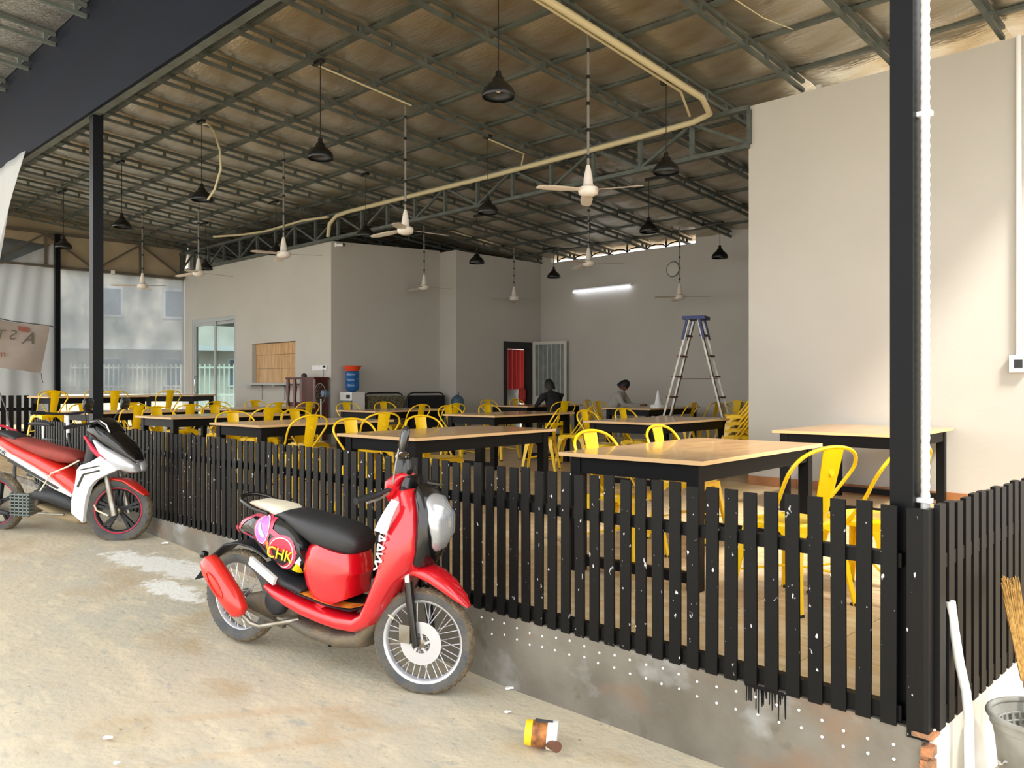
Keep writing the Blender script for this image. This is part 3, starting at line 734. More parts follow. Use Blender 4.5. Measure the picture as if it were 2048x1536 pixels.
# conduits
def wire(name, label, cat, pts, r, m, n=8):
    o = MB().tube(pts, r, n).build(name, m, None, True); return tag(o, label, cat)
cp = [(-4.1, .1, zroof(.1)-.03), (-4.12, 3, zroof(3)-.03), (-4.14, 5.3, zroof(5.3)-.03), (-4.22, 5.6, 4.82), (-4.5, 5.68, 4.8), (-5.2, 5.69, 4.79), (-8, 5.69, 4.78), (-11.9, 5.69, 4.8), (-12.3, 5.69, 4.78), (-12.55, 5.7, 4.66), (-12.62, 5.71, 4.42)]
wire('ceiling_conduit', 'thick beige conduit bending along the top of the roof truss', 'conduit', cp, .038, M['conduit'])
wire('ceiling_conduit', 'thin pale conduit running beside the thick one up to the roof', 'conduit', [(-4.2, .1, zroof(.1)-.01), (-4.22, 3, zroof(3)-.02), (-4.24, 5.0, zroof(5)-.03), (-4.5, 5.6, 4.86)], .016, M['conduit'])
wire('ceiling_conduit', 'beige conduit along the truss above the kitchen wall', 'conduit', [(-12.6, 5.7, 4.8), (-13.5, 5.7, 4.86), (-15.0, 5.7, 4.84), (-16, 5.72, 4.9), (-17, 5.5, 4.95)], .025, M['conduit'])
wire('hanging_hose', 'loose cream hose looping beside a pendant lamp', 'hose', [(-10.2, 2.1, 5.235), (-10.0, 2.1, 5.2), (-9.7, 2.05, 5.0), (-9.45, 2.0, 4.7), (-9.42, 2, 4.45), (-9.6, 2.0, 4.2), (-9.8, 2, 4.1)], .016, M['conduit'])
wire('batten_wire', 'thin pale conduit under a rafter ending at a fan rod', 'conduit', [(-7.12, 2.05, zroof(2.05)-.02), (-7.15, 3.4, zroof(3.4)-.02)], .012, M['conduit'])
wire('batten_wire', 'thin pale conduit from the central pendant lamp to the truss', 'conduit', [(-7.2, 4.8, zroof(4.8)-.02), (-7.2, 5.5, zroof(5.5)-.02), (-7.4, 5.66, 4.82)], .012, M['conduit'])
wire('hanging_wire', 'slack thin wire under the foil at top right', 'wire', [(-2.95, 3.0, 5.22), (-2.85, 3.5, 5.12), (-2.75, 4.1, 5.03), (-2.7, 4.6, 5.06)], .005, M['conduit'])
for x, w_ in ((-3.0, 'left'), (-2.2, 'middle'), (-.95, 'right')):
    tag(MB().box(-.025, .025, -.025, .025, 0, zroof(5.85)-4.86+.02).build('wall_head_strut', M['gatew'], loc=(x, 5.87, 4.86)), w_+' one of three short pale stub posts on top of the big white wall', 'strut', 'stub posts on the white wall')

# conduit on the corner post
m = MB(); pts = []; rs = []
for i in range(260):
    z = .42+i*.0172; pts.append((0, 0, z)); rs.append(.017 if i % 2 else .0145)
cc = thing('post_conduit', 'white corrugated conduit strapped to the thick corner post', 'conduit', (-.021, .062, 0))
m.tube(pts, rs, 8).build('corrugated_tube', M['wconduit'], cc, True)
for z in (1.17, 2.54, 3.9): MB().box(-.03, .024, -.02, .012, z, z+.016).build('clip', M['wprint'], cc)
wire('drain_pipe', 'white pipe bending out of the side fence down the curb corner', 'pipe', [(.045, .12, .82), (.052, .135, .72), (.065, .15, .6), (.085, .155, .5), (.095, .15, .4), (.1, .14, .25), (.1, .12, .05)], .0165, M['wconduit'], 10)
wire('wall_conduit', 'white conduit running down the big white wall at the right edge', 'conduit', [(-1.04, 5.78, 4.86), (-1.04, 5.78, 1.84)], .025, M['wconduit'])
ob = thing('outlet_box', 'white socket box under the conduit on the big white wall', 'socket', (-1.04, 5.8, 1.78))
MB().box(-.07, .07, -.05, 0, -.08, .08).build('box', M['wplast'], ob); MB().box(-.03, .04, -.054, -.05, -.04, .04).build('socket_plate', M['gblack'], ob)

# ================================================================= KITCHEN WALL
def frame(mb, x0, x1, z0, z1, w, y0, y1):
    mb.box(x0, x0+w, y0, y1, z0, z1).box(x1-w, x1, y0, y1, z0, z1).box(x0+w, x1-w, y0, y1, z1-w, z1); return mb
d1 = thing('door_1', None, None, (-18.89, 5.9, FL)); del_ = d1; tag(d1, kind='structure')
frame(MB(), 0, 2.25, 0, 2.75, .09, -.04, .06).build('door_frame', M['alw'], d1)
for (a, b, yy) in ((.09, 1.2, -.01), (1.05, 2.16, .03)):
    q = MB(); frame(q, a, b, 0, 2.66, .07, yy-.015, yy+.015); q.box(a+.07, b-.07, yy-.015, yy+.015, 0, .07)
    lf = q.build('door_leaf', M['alw'], d1)
    MB().box(a+.07, b-.07, yy-.003, yy+.003, .07, 2.59).build('glass_pane', M['pane'], lf)
MB().tube([(.16, -.03, .95), (.16, -.07, .98), (.16, -.07, 1.35), (.16, -.03, 1.38)], .012).build('door_handle', M['chrome'], d1, True)
w1 = thing('window_1', None, None, (-15.87, 5.85, 1.62)); tag(w1, kind='structure')
plyb = MB().box(0, 1.82, .1, .12, 0, .62).box(0, 1.82, .095, .12, .63, .86)
MB().box(0, 1.82, .125, .14, -.02, .88).build('gap_light_seal', M['doorfr'], w1)  # dark board added to stop light showing through the hatch gaps
pb = MB().box(0.01, 1.81, .1, .12, .0, .3).build('plywood_board', M['ply'], w1)
MB().box(0.01, 1.81, .098, .12, .305, .6).build('plywood_board', M['ply'], w1); MB().box(0.01, 1.81, .09, .12, .605, .85).build('plywood_board', M['ply'], w1)
sh = thing('wall_shelf', 'pale shelf on brackets below the plywood covered hatch', 'shelf', (-15.98, 5.85, 1.57))
MB().box(0, 2.3, -.32, -.0, 0, .025).build('shelf_board', M['alw'], sh)
for x in (.55, 1.5): MB().box(x, x+.04, -.03, 0, -.32, 0).box(x, x+.04, -.28, 0, -.03, 0).build('bracket', M['alw'], sh)
cb = thing('wooden_cabinet', 'dark red carved wooden cabinet against the kitchen wall', 'cabinet', (-13.75, 5.45, FL))
MB().box(0, 1.05, 0, .34, 1.27, 1.31).build('top', M['wood'], cb)
for x in (0, .26, .52, .99): MB().lathe([(.035, 0), (.03, .2), (.045, .3), (.028, .5), (.04, .75), (.03, .9), (.045, 1.1), (.035, 1.27)], 10, c=(x+.03, .04, 0)).build('turned_post', M['wood'], cb, True)
MB().box(.56, 1.02, .03, .32, .1, 1.27).build('side_panel', M['wood'], cb)
MB().box(.02, .56, .05, .32, .1, .82).build('door', M['wood'], cb)
MB().box(.06, .5, .28, .3, .85, 1.25).build('back_panel', M['ply'], cb)
tag(MB().lathe([(.05, 0), (.06, .04), (.03, .08), (0, .09)], 12).build('small_bowl', M['doorfr'], None, True, loc=(-13.3, 5.6, FL+1.31)), 'small dark bowl on top of the wooden cabinet', 'bowl')
sk = thing('wall_socket', 'row of white wall sockets beside the wooden cabinet', 'socket', (-13.38, 5.84, 1.86))
for k in range(4): MB().box(k*.13, k*.13+.12, -.012, 0, -.0, .1).build('socket_plate', M['wplast'], sk)
MB().box(.44, .48, -.05, -.012, .05, .09).build('plug', M['doorfr'], sk)
MB().tube([(.42, -.02, .02), (.42, -.02, -.3), (.44, -.02, -.8)], .006, 6).build('cable', M['rope'], sk)
wd = thing('water_dispenser', 'white water dispenser against the inner white wall', 'dispenser', (-12.45, 6.15, FL), math.radians(8))
MB().box(-.17, .17, -.17, .17, 0, 1.02).build('cabinet_body', M['wplast'], wd)
MB().box(-.14, .175, -.185, -.16, .62, .86).build('tap_recess', M['steel'], wd)
MB().box(.02, .12, -.178, -.168, .9, .97).build('display', M['lamp'], wd)
for x in (-.03, .06): MB().lathe([(.012, 0), (.016, .03)], 8, c=(x, -.2, .79)).build('tap', M['wprint'], wd)
bo = thing('water_bottle', 'large blue water bottle upside down on the dispenser', 'bottle', (-12.45, 6.15, FL+1.02))
MB().lathe([(.05, 0), (.12, .05), (.135, .1), (.135, .17), (.128, .18), (.135, .19), (.135, .27), (.128, .28), (.135, .29), (.135, .39), (.12, .41)], 22).build('bottle_body', M['bottle'], bo, True)
tag(MB().lathe([(.13, 0), (.175, .09), (.185, .1), (.165, .1), (.12, .01)], 24, caps=True).build('plastic_basin', M['orange'], None, True, loc=(-12.45, 6.15, FL+1.435)), 'orange red plastic basin on top of the blue bottle', 'basin')
fa = thing('table_fan', 'grey and blue standing fan beside the water dispenser', 'fan', (-12.3, 5.35, FL))
MB().lathe([(.16, 0), (.15, .03), (.02, .05), (.015, .9)], 16).build('stand', M['gatew'], fa, True)
cg = MB()
for k in range(12):
    a = PI*k/12; cg.tube([(.15*math.cos(a+t*PI/4)*0+.0, .03-.06*abs(math.sin(t*PI/4)), .0) for t in range(2)], .001, 3)
cg = MB()
for k in range(12):
    a = 2*PI*k/12; cg.tube([(.03*math.cos(a), -.09, 1.0+.03*math.sin(a)), (.12*math.cos(a), -.075, 1.0+.12*math.sin(a)), (.19*math.cos(a), -.02, 1+.19*math.sin(a))], .003, 4)
cg.tube([(.19*math.cos(2*PI*k/20), -.02, 1+.19*math.sin(2*PI*k/20)) for k in range(20)], .006, 6, True)
cg.build('guard', M['steel'], fa, True)
MB().lathe([(.0, .02), (.06, .03), (.07, .12), (.04, .17), (0, .18)], 14, c=(0, 0, 1), axis='y').build('motor', M['blueg'], fa, True)
# folded beds
for (y, z, lb, mm, nm) in ((6.9, 1.0, 'folded bed with mottled green mattress against the inner white wall', M['camo'], 'folding_bed'), (8.0, 1.0, 'folded black framed bed right of the mottled green one', M['dark'], 'folding_bed')):
    fb = thing(nm, lb, 'bed', (-12.45, y, FL), PI/2)
    MB().tube([(-.5, 0, 0), (-.5, 0, .85), (-.45, 0, .97), (-.35, 0, 1.0), (.35, 0, 1.0), (.45, 0, .97), (.5, 0, .85), (.5, 0, 0)], .016).build('frame', M['lamp'], fb, True)
    MB().box(-.44, .44, -.09, .09, .2, .94).build('mattress', mm, fb)
jb = thing('water_bottle', 'pale blue water bottle standing beside the folded beds', 'bottle', (-11.85, 8.35, FL+.55))
MB().lathe([(.12, 0), (.135, .05), (.135, .3), (.1, .36), (.035, .4), (.03, .45)], 18).build('bottle_body', M['bottlep'], jb, True)
tag(MB().box(-.2, .2, -.2, .2, 0, .55).build('storage_box', M['steel'], loc=(-11.85, 8.35, FL)), 'grey box under the pale blue bottle', 'box')
def camera_cctv(x, y, z, rz, lb):
    c = thing('security_camera', lb, 'camera', (x, y, z), rz)
    MB().box(-.04, .04, 0, .03, -.04, .04).build('bracket', M['wplast'], c)
    MB().lathe([(.03, -.14), (.035, -.12), (.035, 0)], 14, axis='y').build('camera_body', M['wplast'], c, True)
    MB().lathe([(.0, -.15), (.032, -.15), (.034, -.1)], 14, axis='y').build('lens', M['lamp'], c, True)
camera_cctv(-12.68, 5.95, 4.3, PI/2+.6, 'small security camera at the top corner of the inner white wall')
camera_cctv(-19.25, 4.1, 4.22, -PI/2, 'small security camera under the end truss at left')

# ================================================================= BACK DOORWAY
d2 = thing('door_2', None, None, (-12.2, 10.05, FL)); tag(d2, kind='structure')
MB().box(-.16, .03, 0, .1, 0, 2.15).box(-.16, .03, .84, .91, 0, 2.15).box(-.16, .03, .1, .84, 2.0, 2.15).build('door_frame', M['doorfr'], d2)
ct = thing('red_curtain', 'red curtain hanging in the dark framed back doorway', 'curtain', (-12.7, 10.1, FL))
MB().grid(24, 3, lambda u, v: (.03*math.sin(u*40), .25+u*.9, 1.05+.95*v)).build('cloth', M['curtain'], ct, True)
MB().tube([(0, .1, 2.02), (0, 1.3, 2.02)], .012).build('curtain_rod', M['steel'], ct)
tag(MB().grid(12, 4, lambda u, v: (.02*math.sin(u*9), u*.95, v*1.1)).build('metal_screen', M['steel'], loc=(-12.85, 10.3, FL)), 'grey green metal panel behind the lower half of the back doorway', 'panel')
tag(MB().lathe([(.0, 0), (.07, .03), (.1, .15), (.09, .32), (.03, .38), (0, .38)], 12).build('red_bag', M['curtain'], None, True, loc=(-12.35, 10.82, FL+.72)), 'small dark red bag hanging in the back doorway', 'bag')
d3 = thing('door_3', None, None, (-12.17, 11.0, FL), math.radians(14)); tag(d3, kind='structure')
q = MB(); frame(q, 0, .88, 0, 2.17, .07, -.02, .02); q.box(.07, .81, -.02, .02, 0, .9)
lf = q.build('door_leaf', M['gatew'], d3)
MB().box(.07, .81, -.004, .004, .9, 2.1).build('glass_pane', M['steel'], lf)
for k in range(6): MB().box(.15+k*.115, .165+k*.115, -.015, .0, .9, 2.1).build('glazing_bar', M['gatew'], lf)
tl = thing('tube_light', 'lit fluorescent tube on the dim back wall', 'lamp', (-11.16, 11.28, 3.68))
MB().box(0, 1.62, -.03, .02, .02, .06).build('batten_body', M['wplast'], tl)
MB().tube([(.02, -.04, 0), (1.6, -.04, 0)], .02, 10).build('tube', M['tube'], tl, True)
wf = thing('wall_fan', 'faint round wall clock high on the dim back wall', 'clock', (-8.5, 11.3, 3.95))
MB().lathe([(.0, -.03), (.13, -.03), (.15, -.02), (.15, 0), (0, 0)], 24, axis='y').build('clock_face', M['gatew'], wf, True)
MB().tube([(.15*math.cos(2*PI*k/24), -.02, .15*math.sin(2*PI*k/24)) for k in range(24)], .012, 6, True).build('rim', M['steel'], wf, True)
wf.name = 'wall_clock'
# ladder
ld = thing('step_ladder', 'tall aluminium A frame stepladder with blue top cap', 'ladder', (-5.75, 7.75, FL), math.radians(19))
H = 2.2
for s in (-1, 1):
    for w in (-1, 1):
        MB().beam((s*.62, w*.25, 0), (s*.07, w*.15, H-.06), .05, .028).build('rail', M['alu'], ld)
    for k in range(1, 7):
        z = .31*k+.05; f = z/(H-.06); x = s*(.62-(.55)*f); w = .25-.1*f
        MB().box(x-.04, x+.04, -w, w, z-.012, z+.012).build('step', M['oil'], ld)
MB().box(-.17, .17, -.19, .19, H-.05, H).build('top_cap', M['blue'], ld)
for s in (-1, 1):
    for w in (-1, 1): MB().beam((s*.09, w*.17, H-.05), (s*.16, w*.175, H-.35), .07, .035).build('hinge_bracket', M['blue'], ld)
MB().tube([(-.3, .2, 1.26), (.3, .2, 1.26)], .006, 6).build('spreader', M['oil'], ld)
# cone on table T8
cn = thing('white_cone', 'small white cone on a round base standing on the back table', 'cone', (-7.5, 9.3, FL+.75))
MB().lathe([(.14, 0), (.15, .03), (.13, .06)], 20).build('base', M['wplast'], cn, True)
MB().lathe([(.075, .06), (.055, .12), (.02, .3), (.012, .32)], 18).build('cone', M['wprint'], cn, True)

# ================================================================= PEOPLE
def person(label, loc, rz, shirt, lean, turn, headdown, arms):
    r = thing('person', label, 'person', loc, rz)
    V = {}; E_ = []; names = []
    def add(n_, p, rad, par=None):
        V[n_] = len(names); names.append((n_, p, rad))
        if par: E_.append((V[par], V[n_]))
    add('pelvis', (0, 0, .5), .13); add('waist', (.04+lean*.15, 0, .66), .115, 'pelvis'); add('chest', (.1*lean+.03+lean*.15, 0, .88), .14, 'waist')
    cx = .1*lean+.06+lean*.25
    add('neckbase', (cx, 0, 1.02), .075, 'chest'); add('neck', (cx+.02, 0, 1.07), .056, 'neckbase'); add('skull', (cx+.03, 0, 1.11), .055, 'neck')
    for s, t in ((1, 'l'), (-1, 'r')):
        add('sh'+t, (cx-.01, s*.185, .975), .08, 'neckbase'); 
        el, wr = arms
        add('el'+t, (cx+el[0], s*(.25), el[1]), .042, 'sh'+t); add('wr'+t, (cx+wr[0], s*wr[2], wr[1]), .028, 'el'+t)
        add('hp'+t, (.02, s*.1, .48), .1, 'pelvis'); add('kn'+t, (.42, s*.13, .5), .06, 'hp'+t); add('an'+t, (.4, s*.13, .09), .04, 'kn'+t); add('to'+t, (.53, s*.14, .04), .035, 'an'+t)
    me = bpy.data.meshes.new('body'); me.from_pydata([p for _, p, _ in names], E_, [])
    o = bpy.data.objects.new('body', me); COL.objects.link(o); o.parent = r; me.materials.append(shirt)
    sk_ = o.modifiers.new('skin', 'SKIN'); sub = o.modifiers.new('sub', 'SUBSURF'); sub.levels = 2; sub.render_levels = 2
    for i, (_, _, rad) in enumerate(names): me.skin_vertices[0].data[i].radius = (rad, rad)
    me.skin_vertices[0].data[0].use_root = True
    # head with face
    h = MB(); hc = Vector((cx+.055, 0, 1.195))
    def hf(u, v):
        a = 2*PI*u; b = PI*(v-.5); x = math.cos(b)*math.cos(a); y = math.cos(b)*math.sin(a); z = math.sin(b)
        R = Vector((.098*x, .076*y, .118*z))
        if z < 0: R.x *= 1-.12*abs(z); R.y *= 1+.25*z
        if x > .9 and -.35 < z < .05: R.x += .018
        return R
    h.grid(24, 16, hf); hd = h.build('head', M['skin'], r, True); hd.location = hc; hd.rotation_euler = (0, headdown, turn)
    hr = MB().grid(28, 12, lambda u, v: Vector((.11*math.cos(PI*.5*v)**.8*math.cos(2*PI*u)-.01, .09*math.cos(PI*.5*v)**.8*math.sin(2*PI*u), .122*math.sin(PI*.5*v)+.01-.095*(1-v)*max(0, min(1, .9-1.4*math.cos(2*PI*u))))))
    hr.build('hair', M['hair'], hd, True)
    for s in (1, -1):
        MB().lathe([(0, -.008), (.02, -.006), (.026, 0), (.018, .006), (0, .004)], 10, axis='y').build('ear', M['skin'], hd, True, loc=(-.0, s*.078, -.01))
        MB().lathe([(0, -.006), (.009, 0), (0, .004)], 8, axis='x').build('eye', M['hair'], hd, True, loc=(.088, s*.032, .012))
    MB().box(.082, .09, -.022, .022, -.062, -.055).build('mouth', M['oil'], hd)
    # hands
    for s, t in ((1, 'l'), (-1, 'r')):
        w = Vector(names[V['wr'+t]][1]); hb = MB(); d = Vector((1, -s*.3, -.1)).normalized(); sd_ = Vector((.3*s, 1, 0)).normalized()*(-s)
        hb.tube([w-d*.01, w+d*.04, w+d*.08], [.026, .034, .03], 10)
        for k in range(4):
            b = w+d*.07+sd_*(-.026+.017*k); L = (.06, .072, .068, .052)[k]
            hb.tube([b, b+d*L*.55+Vector((0, 0, -.006)), b+d*L+Vector((0, 0, -.024))], [.0095, .0085, .006], 7)
        b = w+d*.03+sd_*(-.03); hb.tube([b, b-sd_*.025+d*.02, b-sd_*.032+d*.048], [.011, .0095, .007], 7)
        hb.build('hand', M['skin'], r, True)
    return r
person('seated person in a dark shirt seen from behind, in front of the white door', (-9.38, 8.65, FL-.04), math.radians(160), M['shirtd'], .4, .3, .15, ((.12, .8), (.4, .79, .12)))
person('seated person in a pale shirt bent over the table by the back wall', (-9.45, 10.15, FL-.04), math.radians(20), M['shirtw'], 1.0, -.1, .75, ((.12, .8), (.42, .79, .1)))
chair(-9.3, 8.62, math.radians(160), 'yellow chair under the person in the dark shirt')
chair(-9.5, 10.13, math.radians(20), 'yellow chair under the person in the pale shirt')
for (x, y, a, lb) in ((-7.0, 10.95, -PI/2, 'left'), (-6.1, 10.9, -PI/2, 'middle'), (-5.0, 10.85, -PI/2, 'right')):
    chair(x, y, a, f'{lb} one of three dim yellow chairs along the back wall')
# ================================================================= LEFT END: plastic sheets, banner
def sheetobj(name, label, cat, pts, m, amp=.02, n=14, parent=None):
    """sheet spanning four corners (a b c d) as a wrinkled cloth"""
    a, b, c, d = [Vector(p) for p in pts]; nrm = (b-a).cross(d-a).normalized()
    def fn(u, v):
        p = a.lerp(b, u).lerp(d.lerp(c, u), v)
        return p+nrm*amp*(math.sin(u*23+2*math.sin(v*3))+.7*math.sin(u*9+v*4))*(.3+.7*v)
    mb = MB().grid(n*2, n, fn)
    o = mb.build(name, m, parent, True)
    sm = o.modifiers.new('thick', 'SOLIDIFY'); sm.thickness = .003
    return tag(o, label, cat) if label else o
sheetobj('plastic_film', 'clear plastic film closing the left end of the hall, houses blurred behind', 'plastic sheet', [(-19.35, 2.95, 4.22), (-19.35, 5.84, 4.22), (-19.35, 5.84, 1.35), (-19.35, 2.95, 1.35)], M['film'], .01)
sheetobj('plastic_sheet', 'milky wrinkled plastic sheet left of the distant thin post', 'plastic sheet', [(-19.3, 1.7, 4.1), (-19.3, 2.86, 4.75), (-19.3, 2.86, .7), (-19.3, 1.2, .7)], M['sheet'], .04)
sheetobj('plastic_film', 'greyish clear film behind the milky sheet at the left edge', 'plastic sheet', [(-19.38, .2, 4.9), (-19.38, 2.9, 4.7), (-19.38, 2.9, .7), (-19.38, .2, .7)], M['film'], .02)
sheetobj('plastic_sheet', 'white plastic sheet hanging from the fascia at the left edge', 'plastic sheet', [(-10.33, -.07, 4.45), (-12.6, -.07, 4.45), (-12.6, -.07, 2.4), (-11.9, -.07, 2.9)], M['sheet'], .03)
sheetobj('plastic_sheet', 'pale blue plastic sheet hanging beside the grey picket fence', 'plastic sheet', [(-16.9, .2, 1.75), (-16.6, .75, 1.7), (-16.0, .95, .55), (-16.9, .2, .55)], M['sheet'], .03)
bn = thing('cloth_banner', 'faded cloth banner with mirrored writing tied to the distant thin post', 'banner', (-18.0, 1.35, 0))
def bf(u, v):
    y0 = -.35; top = Vector((0, y0+1.40*u, 3.0-.19*u+.0)); bot = Vector((0, y0+1.24*u, 1.98-.16*u)); p = top.lerp(bot, v)
    return p+Vector((.03*math.sin(u*8+v*3), 0, -.05*math.sin(PI*u)*(1-v)))
MB().grid(24, 12, bf).build('cloth', M['cloth'], bn, True)
Rm = Matrix(((0, 0, 1, 0), (1, 0, 0, 0), (0, 1, 0, 0), (0, 0, 0, 1)))
def btext(body, y, z, size, m, sh=0):
    text_obj('lettering', body, size, m, bn, Matrix.Translation((.05, y, z)) @ Matrix(((0, 0, 1, 0), (-1, 0, 0, 0), (0, 1, 0, 0), (0, 0, 0, 1))), .002, sh)
btext('A', .62, 2.52, .34, M['printk'], -.4); btext('S T S', .12, 2.58, .28, M['printk'], -.2); btext('m m', .05, 2.2, .2, M['printr'])
MB().grid(4, 2, lambda u, v: (.055, .45+.2*u, 2.68+.1*v-.03*u)).build('red_emblem', M['printr'], bn)
MB().tube([(-.01, -.35, 3.0), (0, .35, 2.87), (0, 1.05, 2.81), (-1.15, 1.5, 2.86)], .012, 6).build('rope', M['rope'], bn)
MB().tube([(0, .89, 1.82), (0, .9, 1.7), (0, .92, 1.62)], .008, 6).build('loose_cord', M['rope'], bn)

# ================================================================= OUTSIDE BEYOND THE PLASTIC AND THE DOOR
def house(label, x, y, w, d, h, m, rz, rows, cols, name='house'):
    r = thing(name, label, 'building', (x, y, .25), rz)
    MB().box(0, w, 0, d, 0, h).build('walls', m, r)
    MB().box(-.3, w+.3, -.4, d+.3, h, h+.2).build('roof', M['bldg2'], r)
    for i in range(rows):
        for j in range(cols):
            wx = (j+.5)*w/cols; wz = 1.2+i*3.0
            f = MB().box(wx-.55, wx+.55, -.06, 0, wz, wz+1.3).build('window', M['bldg2'], r)
            MB().box(wx-.45, wx+.45, -.08, -.05, wz+.1, wz+1.2).build('pane', M['window'], f)
    for i in range(1, rows): MB().box(0, w, -.9, 0, i*3.0-.2, i*3.0).build('balcony', M['bldg2'], r)
    return r
house('cream two storey house with balconies blurred behind the plastic film', -38, 3.5, 16, 8, 7.2, M['bldg'], math.radians(70), 2, 6)
house('white low house seen behind the milky plastic at left', -46, -9, 12, 8, 5, M['bldg2'], math.radians(75), 1, 4)
house('pale building beyond the yard seen through the glass door', -36, 26, 14, 7, 6, M['bldg2'], math.radians(35), 2, 4)
def tree(label, x, y, h, rad, seed):
    r = thing('tree', label, 'tree', (x, y, .25)); rnd = random.Random(seed)
    MB().tube([(0, 0, 0), (.1, 0, h*.3), (0, .1, h*.6)], [.16, .12, .06], 8).build('trunk', M['oil'], r, True)
    m = MB()
    for k in range(900):
        v = Vector((rnd.gauss(0, 1), rnd.gauss(0, 1), rnd.gauss(0, .8))).normalized()*rad*rnd.random()**.4; v.z += h*.65
        a = Vector((rnd.gauss(0, 1), rnd.gauss(0, 1), rnd.gauss(0, 1))).normalized()*.16; b = a.cross(Vector((rnd.random(), 1, rnd.random()))).normalized()*.1
        n0 = len(m.v); m.v += [tuple(v-a), tuple(v+b), tuple(v+a), tuple(v-b)]; m.f.append((n0, n0+1, n0+2, n0+3)); m.mi.append(0)
    tag(m.build('foliage', M['leaf'], r), kind='stuff')
tree('green tree blurred behind the plastic film beside the middle post', -30, 3.2, 4.6, 2.0, 1)
tree('green tree behind the milky plastic at the left edge', -27, -2.0, 5, 2.0, 2)
tree('small tree seen through the glass door', -27, 17.5, 4.2, 1.1, 3)
gf_ = thing('yard_fence', 'pale green bar fence seen through the glass door', 'fence', (-30, 6.5, .28), math.radians(42))
bmh = MB().box(-.02, .02, -.02, .02, 0, 2.0).mesh('bar', M['greenf'])
for k in range(60): share('bar', bmh, gf_, (k*.17, 0, 0))
for z in (.25, .9, 1.85): MB().box(0, 10.2, -.025, .025, z, z+.06).build('rail', M['greenf'], gf_)
tag(MB().box(0, 1.4, 0, .1, 0, 2.6).build('blue_panel', M['bluep'], loc=(-26.2, 16.2, 2.2), rz=.7), 'blue panel high beyond the green fence seen through the door', 'panel')

# ================================================================= SCOOTER
def wheel(parent, x, z, R, tr, rimr, spokes, y=0, steer=0, alloy=False, disc=False, name='wheel'):
    w = bpy.data.objects.new(name, None); COL.objects.link(w); w.parent = parent; w.location = (x, y, z); w.rotation_euler.z = steer
    N = 48
    prof = [(R-tr*1.35, -tr*.62), (R-tr*.9, -tr*.95), (R-tr*.35, -tr*.9)]
    t = MB()
    full = [(R-tr*1.45, -tr*.55), (R-tr*.95, -tr*.92), (R-tr*.42, -tr*.86)]
    t.lathe(full, N, axis='y', caps=False); t.lathe([(r_, -y_) for r_, y_ in full], N, axis='y', caps=False)
    t.build('sidewall', M['tyre'], w, True)
    tr_ = MB(); tp = [(R-tr*.42, -tr*.86), (R-tr*.12, -tr*.6), (R, 0), (R-tr*.12, tr*.6), (R-tr*.42, tr*.86)]
    tr_.lathe(tp, N, axis='y', caps=False)
    for k in range(N):
        a = 2*PI*k/N
        for s in (-1, 1):
            p0 = Vector(((R+.001)*math.cos(a), s*tr*.12, (R+.001)*math.sin(a))); p1 = Vector(((R-tr*.22)*math.cos(a+.07), s*tr*.72, (R-tr*.22)*math.sin(a+.07)))
            tr_.beam(p0, p1, .006, .005, up=(math.cos(a), 0, math.sin(a)))
    tr_.build('tread', M['tread'], w, True)
    rm = MB().lathe([(rimr+.012, -.03), (rimr-.004, -.031), (rimr-.016, -.02), (rimr-.02, 0), (rimr-.016, .02), (rimr-.004, .031), (rimr+.012, .03)], N, axis='y', caps=False)
    rm.build('rim', M['gblack'] if alloy else M['rim'], w, True)
    MB().lathe([(0, -.055), (.02, -.055), (.03, -.045), (.034, .045), (.02, .055), (0, .055)], 18, axis='y').build('hub', M['alu'], w, True)
    if alloy:
        m = MB()
        for k in range(5):
            a = 2*PI*k/5+.3
            m.beam((.02*math.cos(a), 0, .02*math.sin(a)), (rimr*math.cos(a-.12), 0, rimr*math.sin(a-.12)), .022, .035, up=(0, 1, 0)).beam((.02*math.cos(a), 0, .02*math.sin(a)), (rimr*math.cos(a+.12), 0, rimr*math.sin(a+.12)), .022, .035, up=(0, 1, 0))
        m.build('spoke', M['gblack'], w)
        MB().lathe([(rimr+.006, -.033), (rimr+.001, -.034), (rimr-.004, -.031)], N, axis='y', caps=False).build('rim_stripe', M['cprint'], w)
    else:
        m = MB()
        for k in range(spokes):
            a = 2*PI*k/spokes; s = 1 if k % 2 else -1; b = a+(.9 if (k//2) % 2 else -.9)
            m.tube([(.03*math.cos(b), s*.035, .03*math.sin(b)), ((rimr-.014)*math.cos(a), s*.006, (rimr-.014)*math.sin(a))], .0024, 5)
        m.build('spoke', M['rim'], w)
    if disc:
        d = MB(); d.lathe([(.05, -.052), (.108, -.052), (.108, -.048), (.05, -.048)], 40, axis='y', caps=False)
        for k in range(5):
            a = 2*PI*k/5; d.beam((.02*math.cos(a), -.05, .02*math.sin(a)), (.06*math.cos(a+.3), -.05, .06*math.sin(a+.3)), .012, .006, up=(0, 1, 0))
        dd = d.build('brake_disc', M['rim'], w, True)
    return w

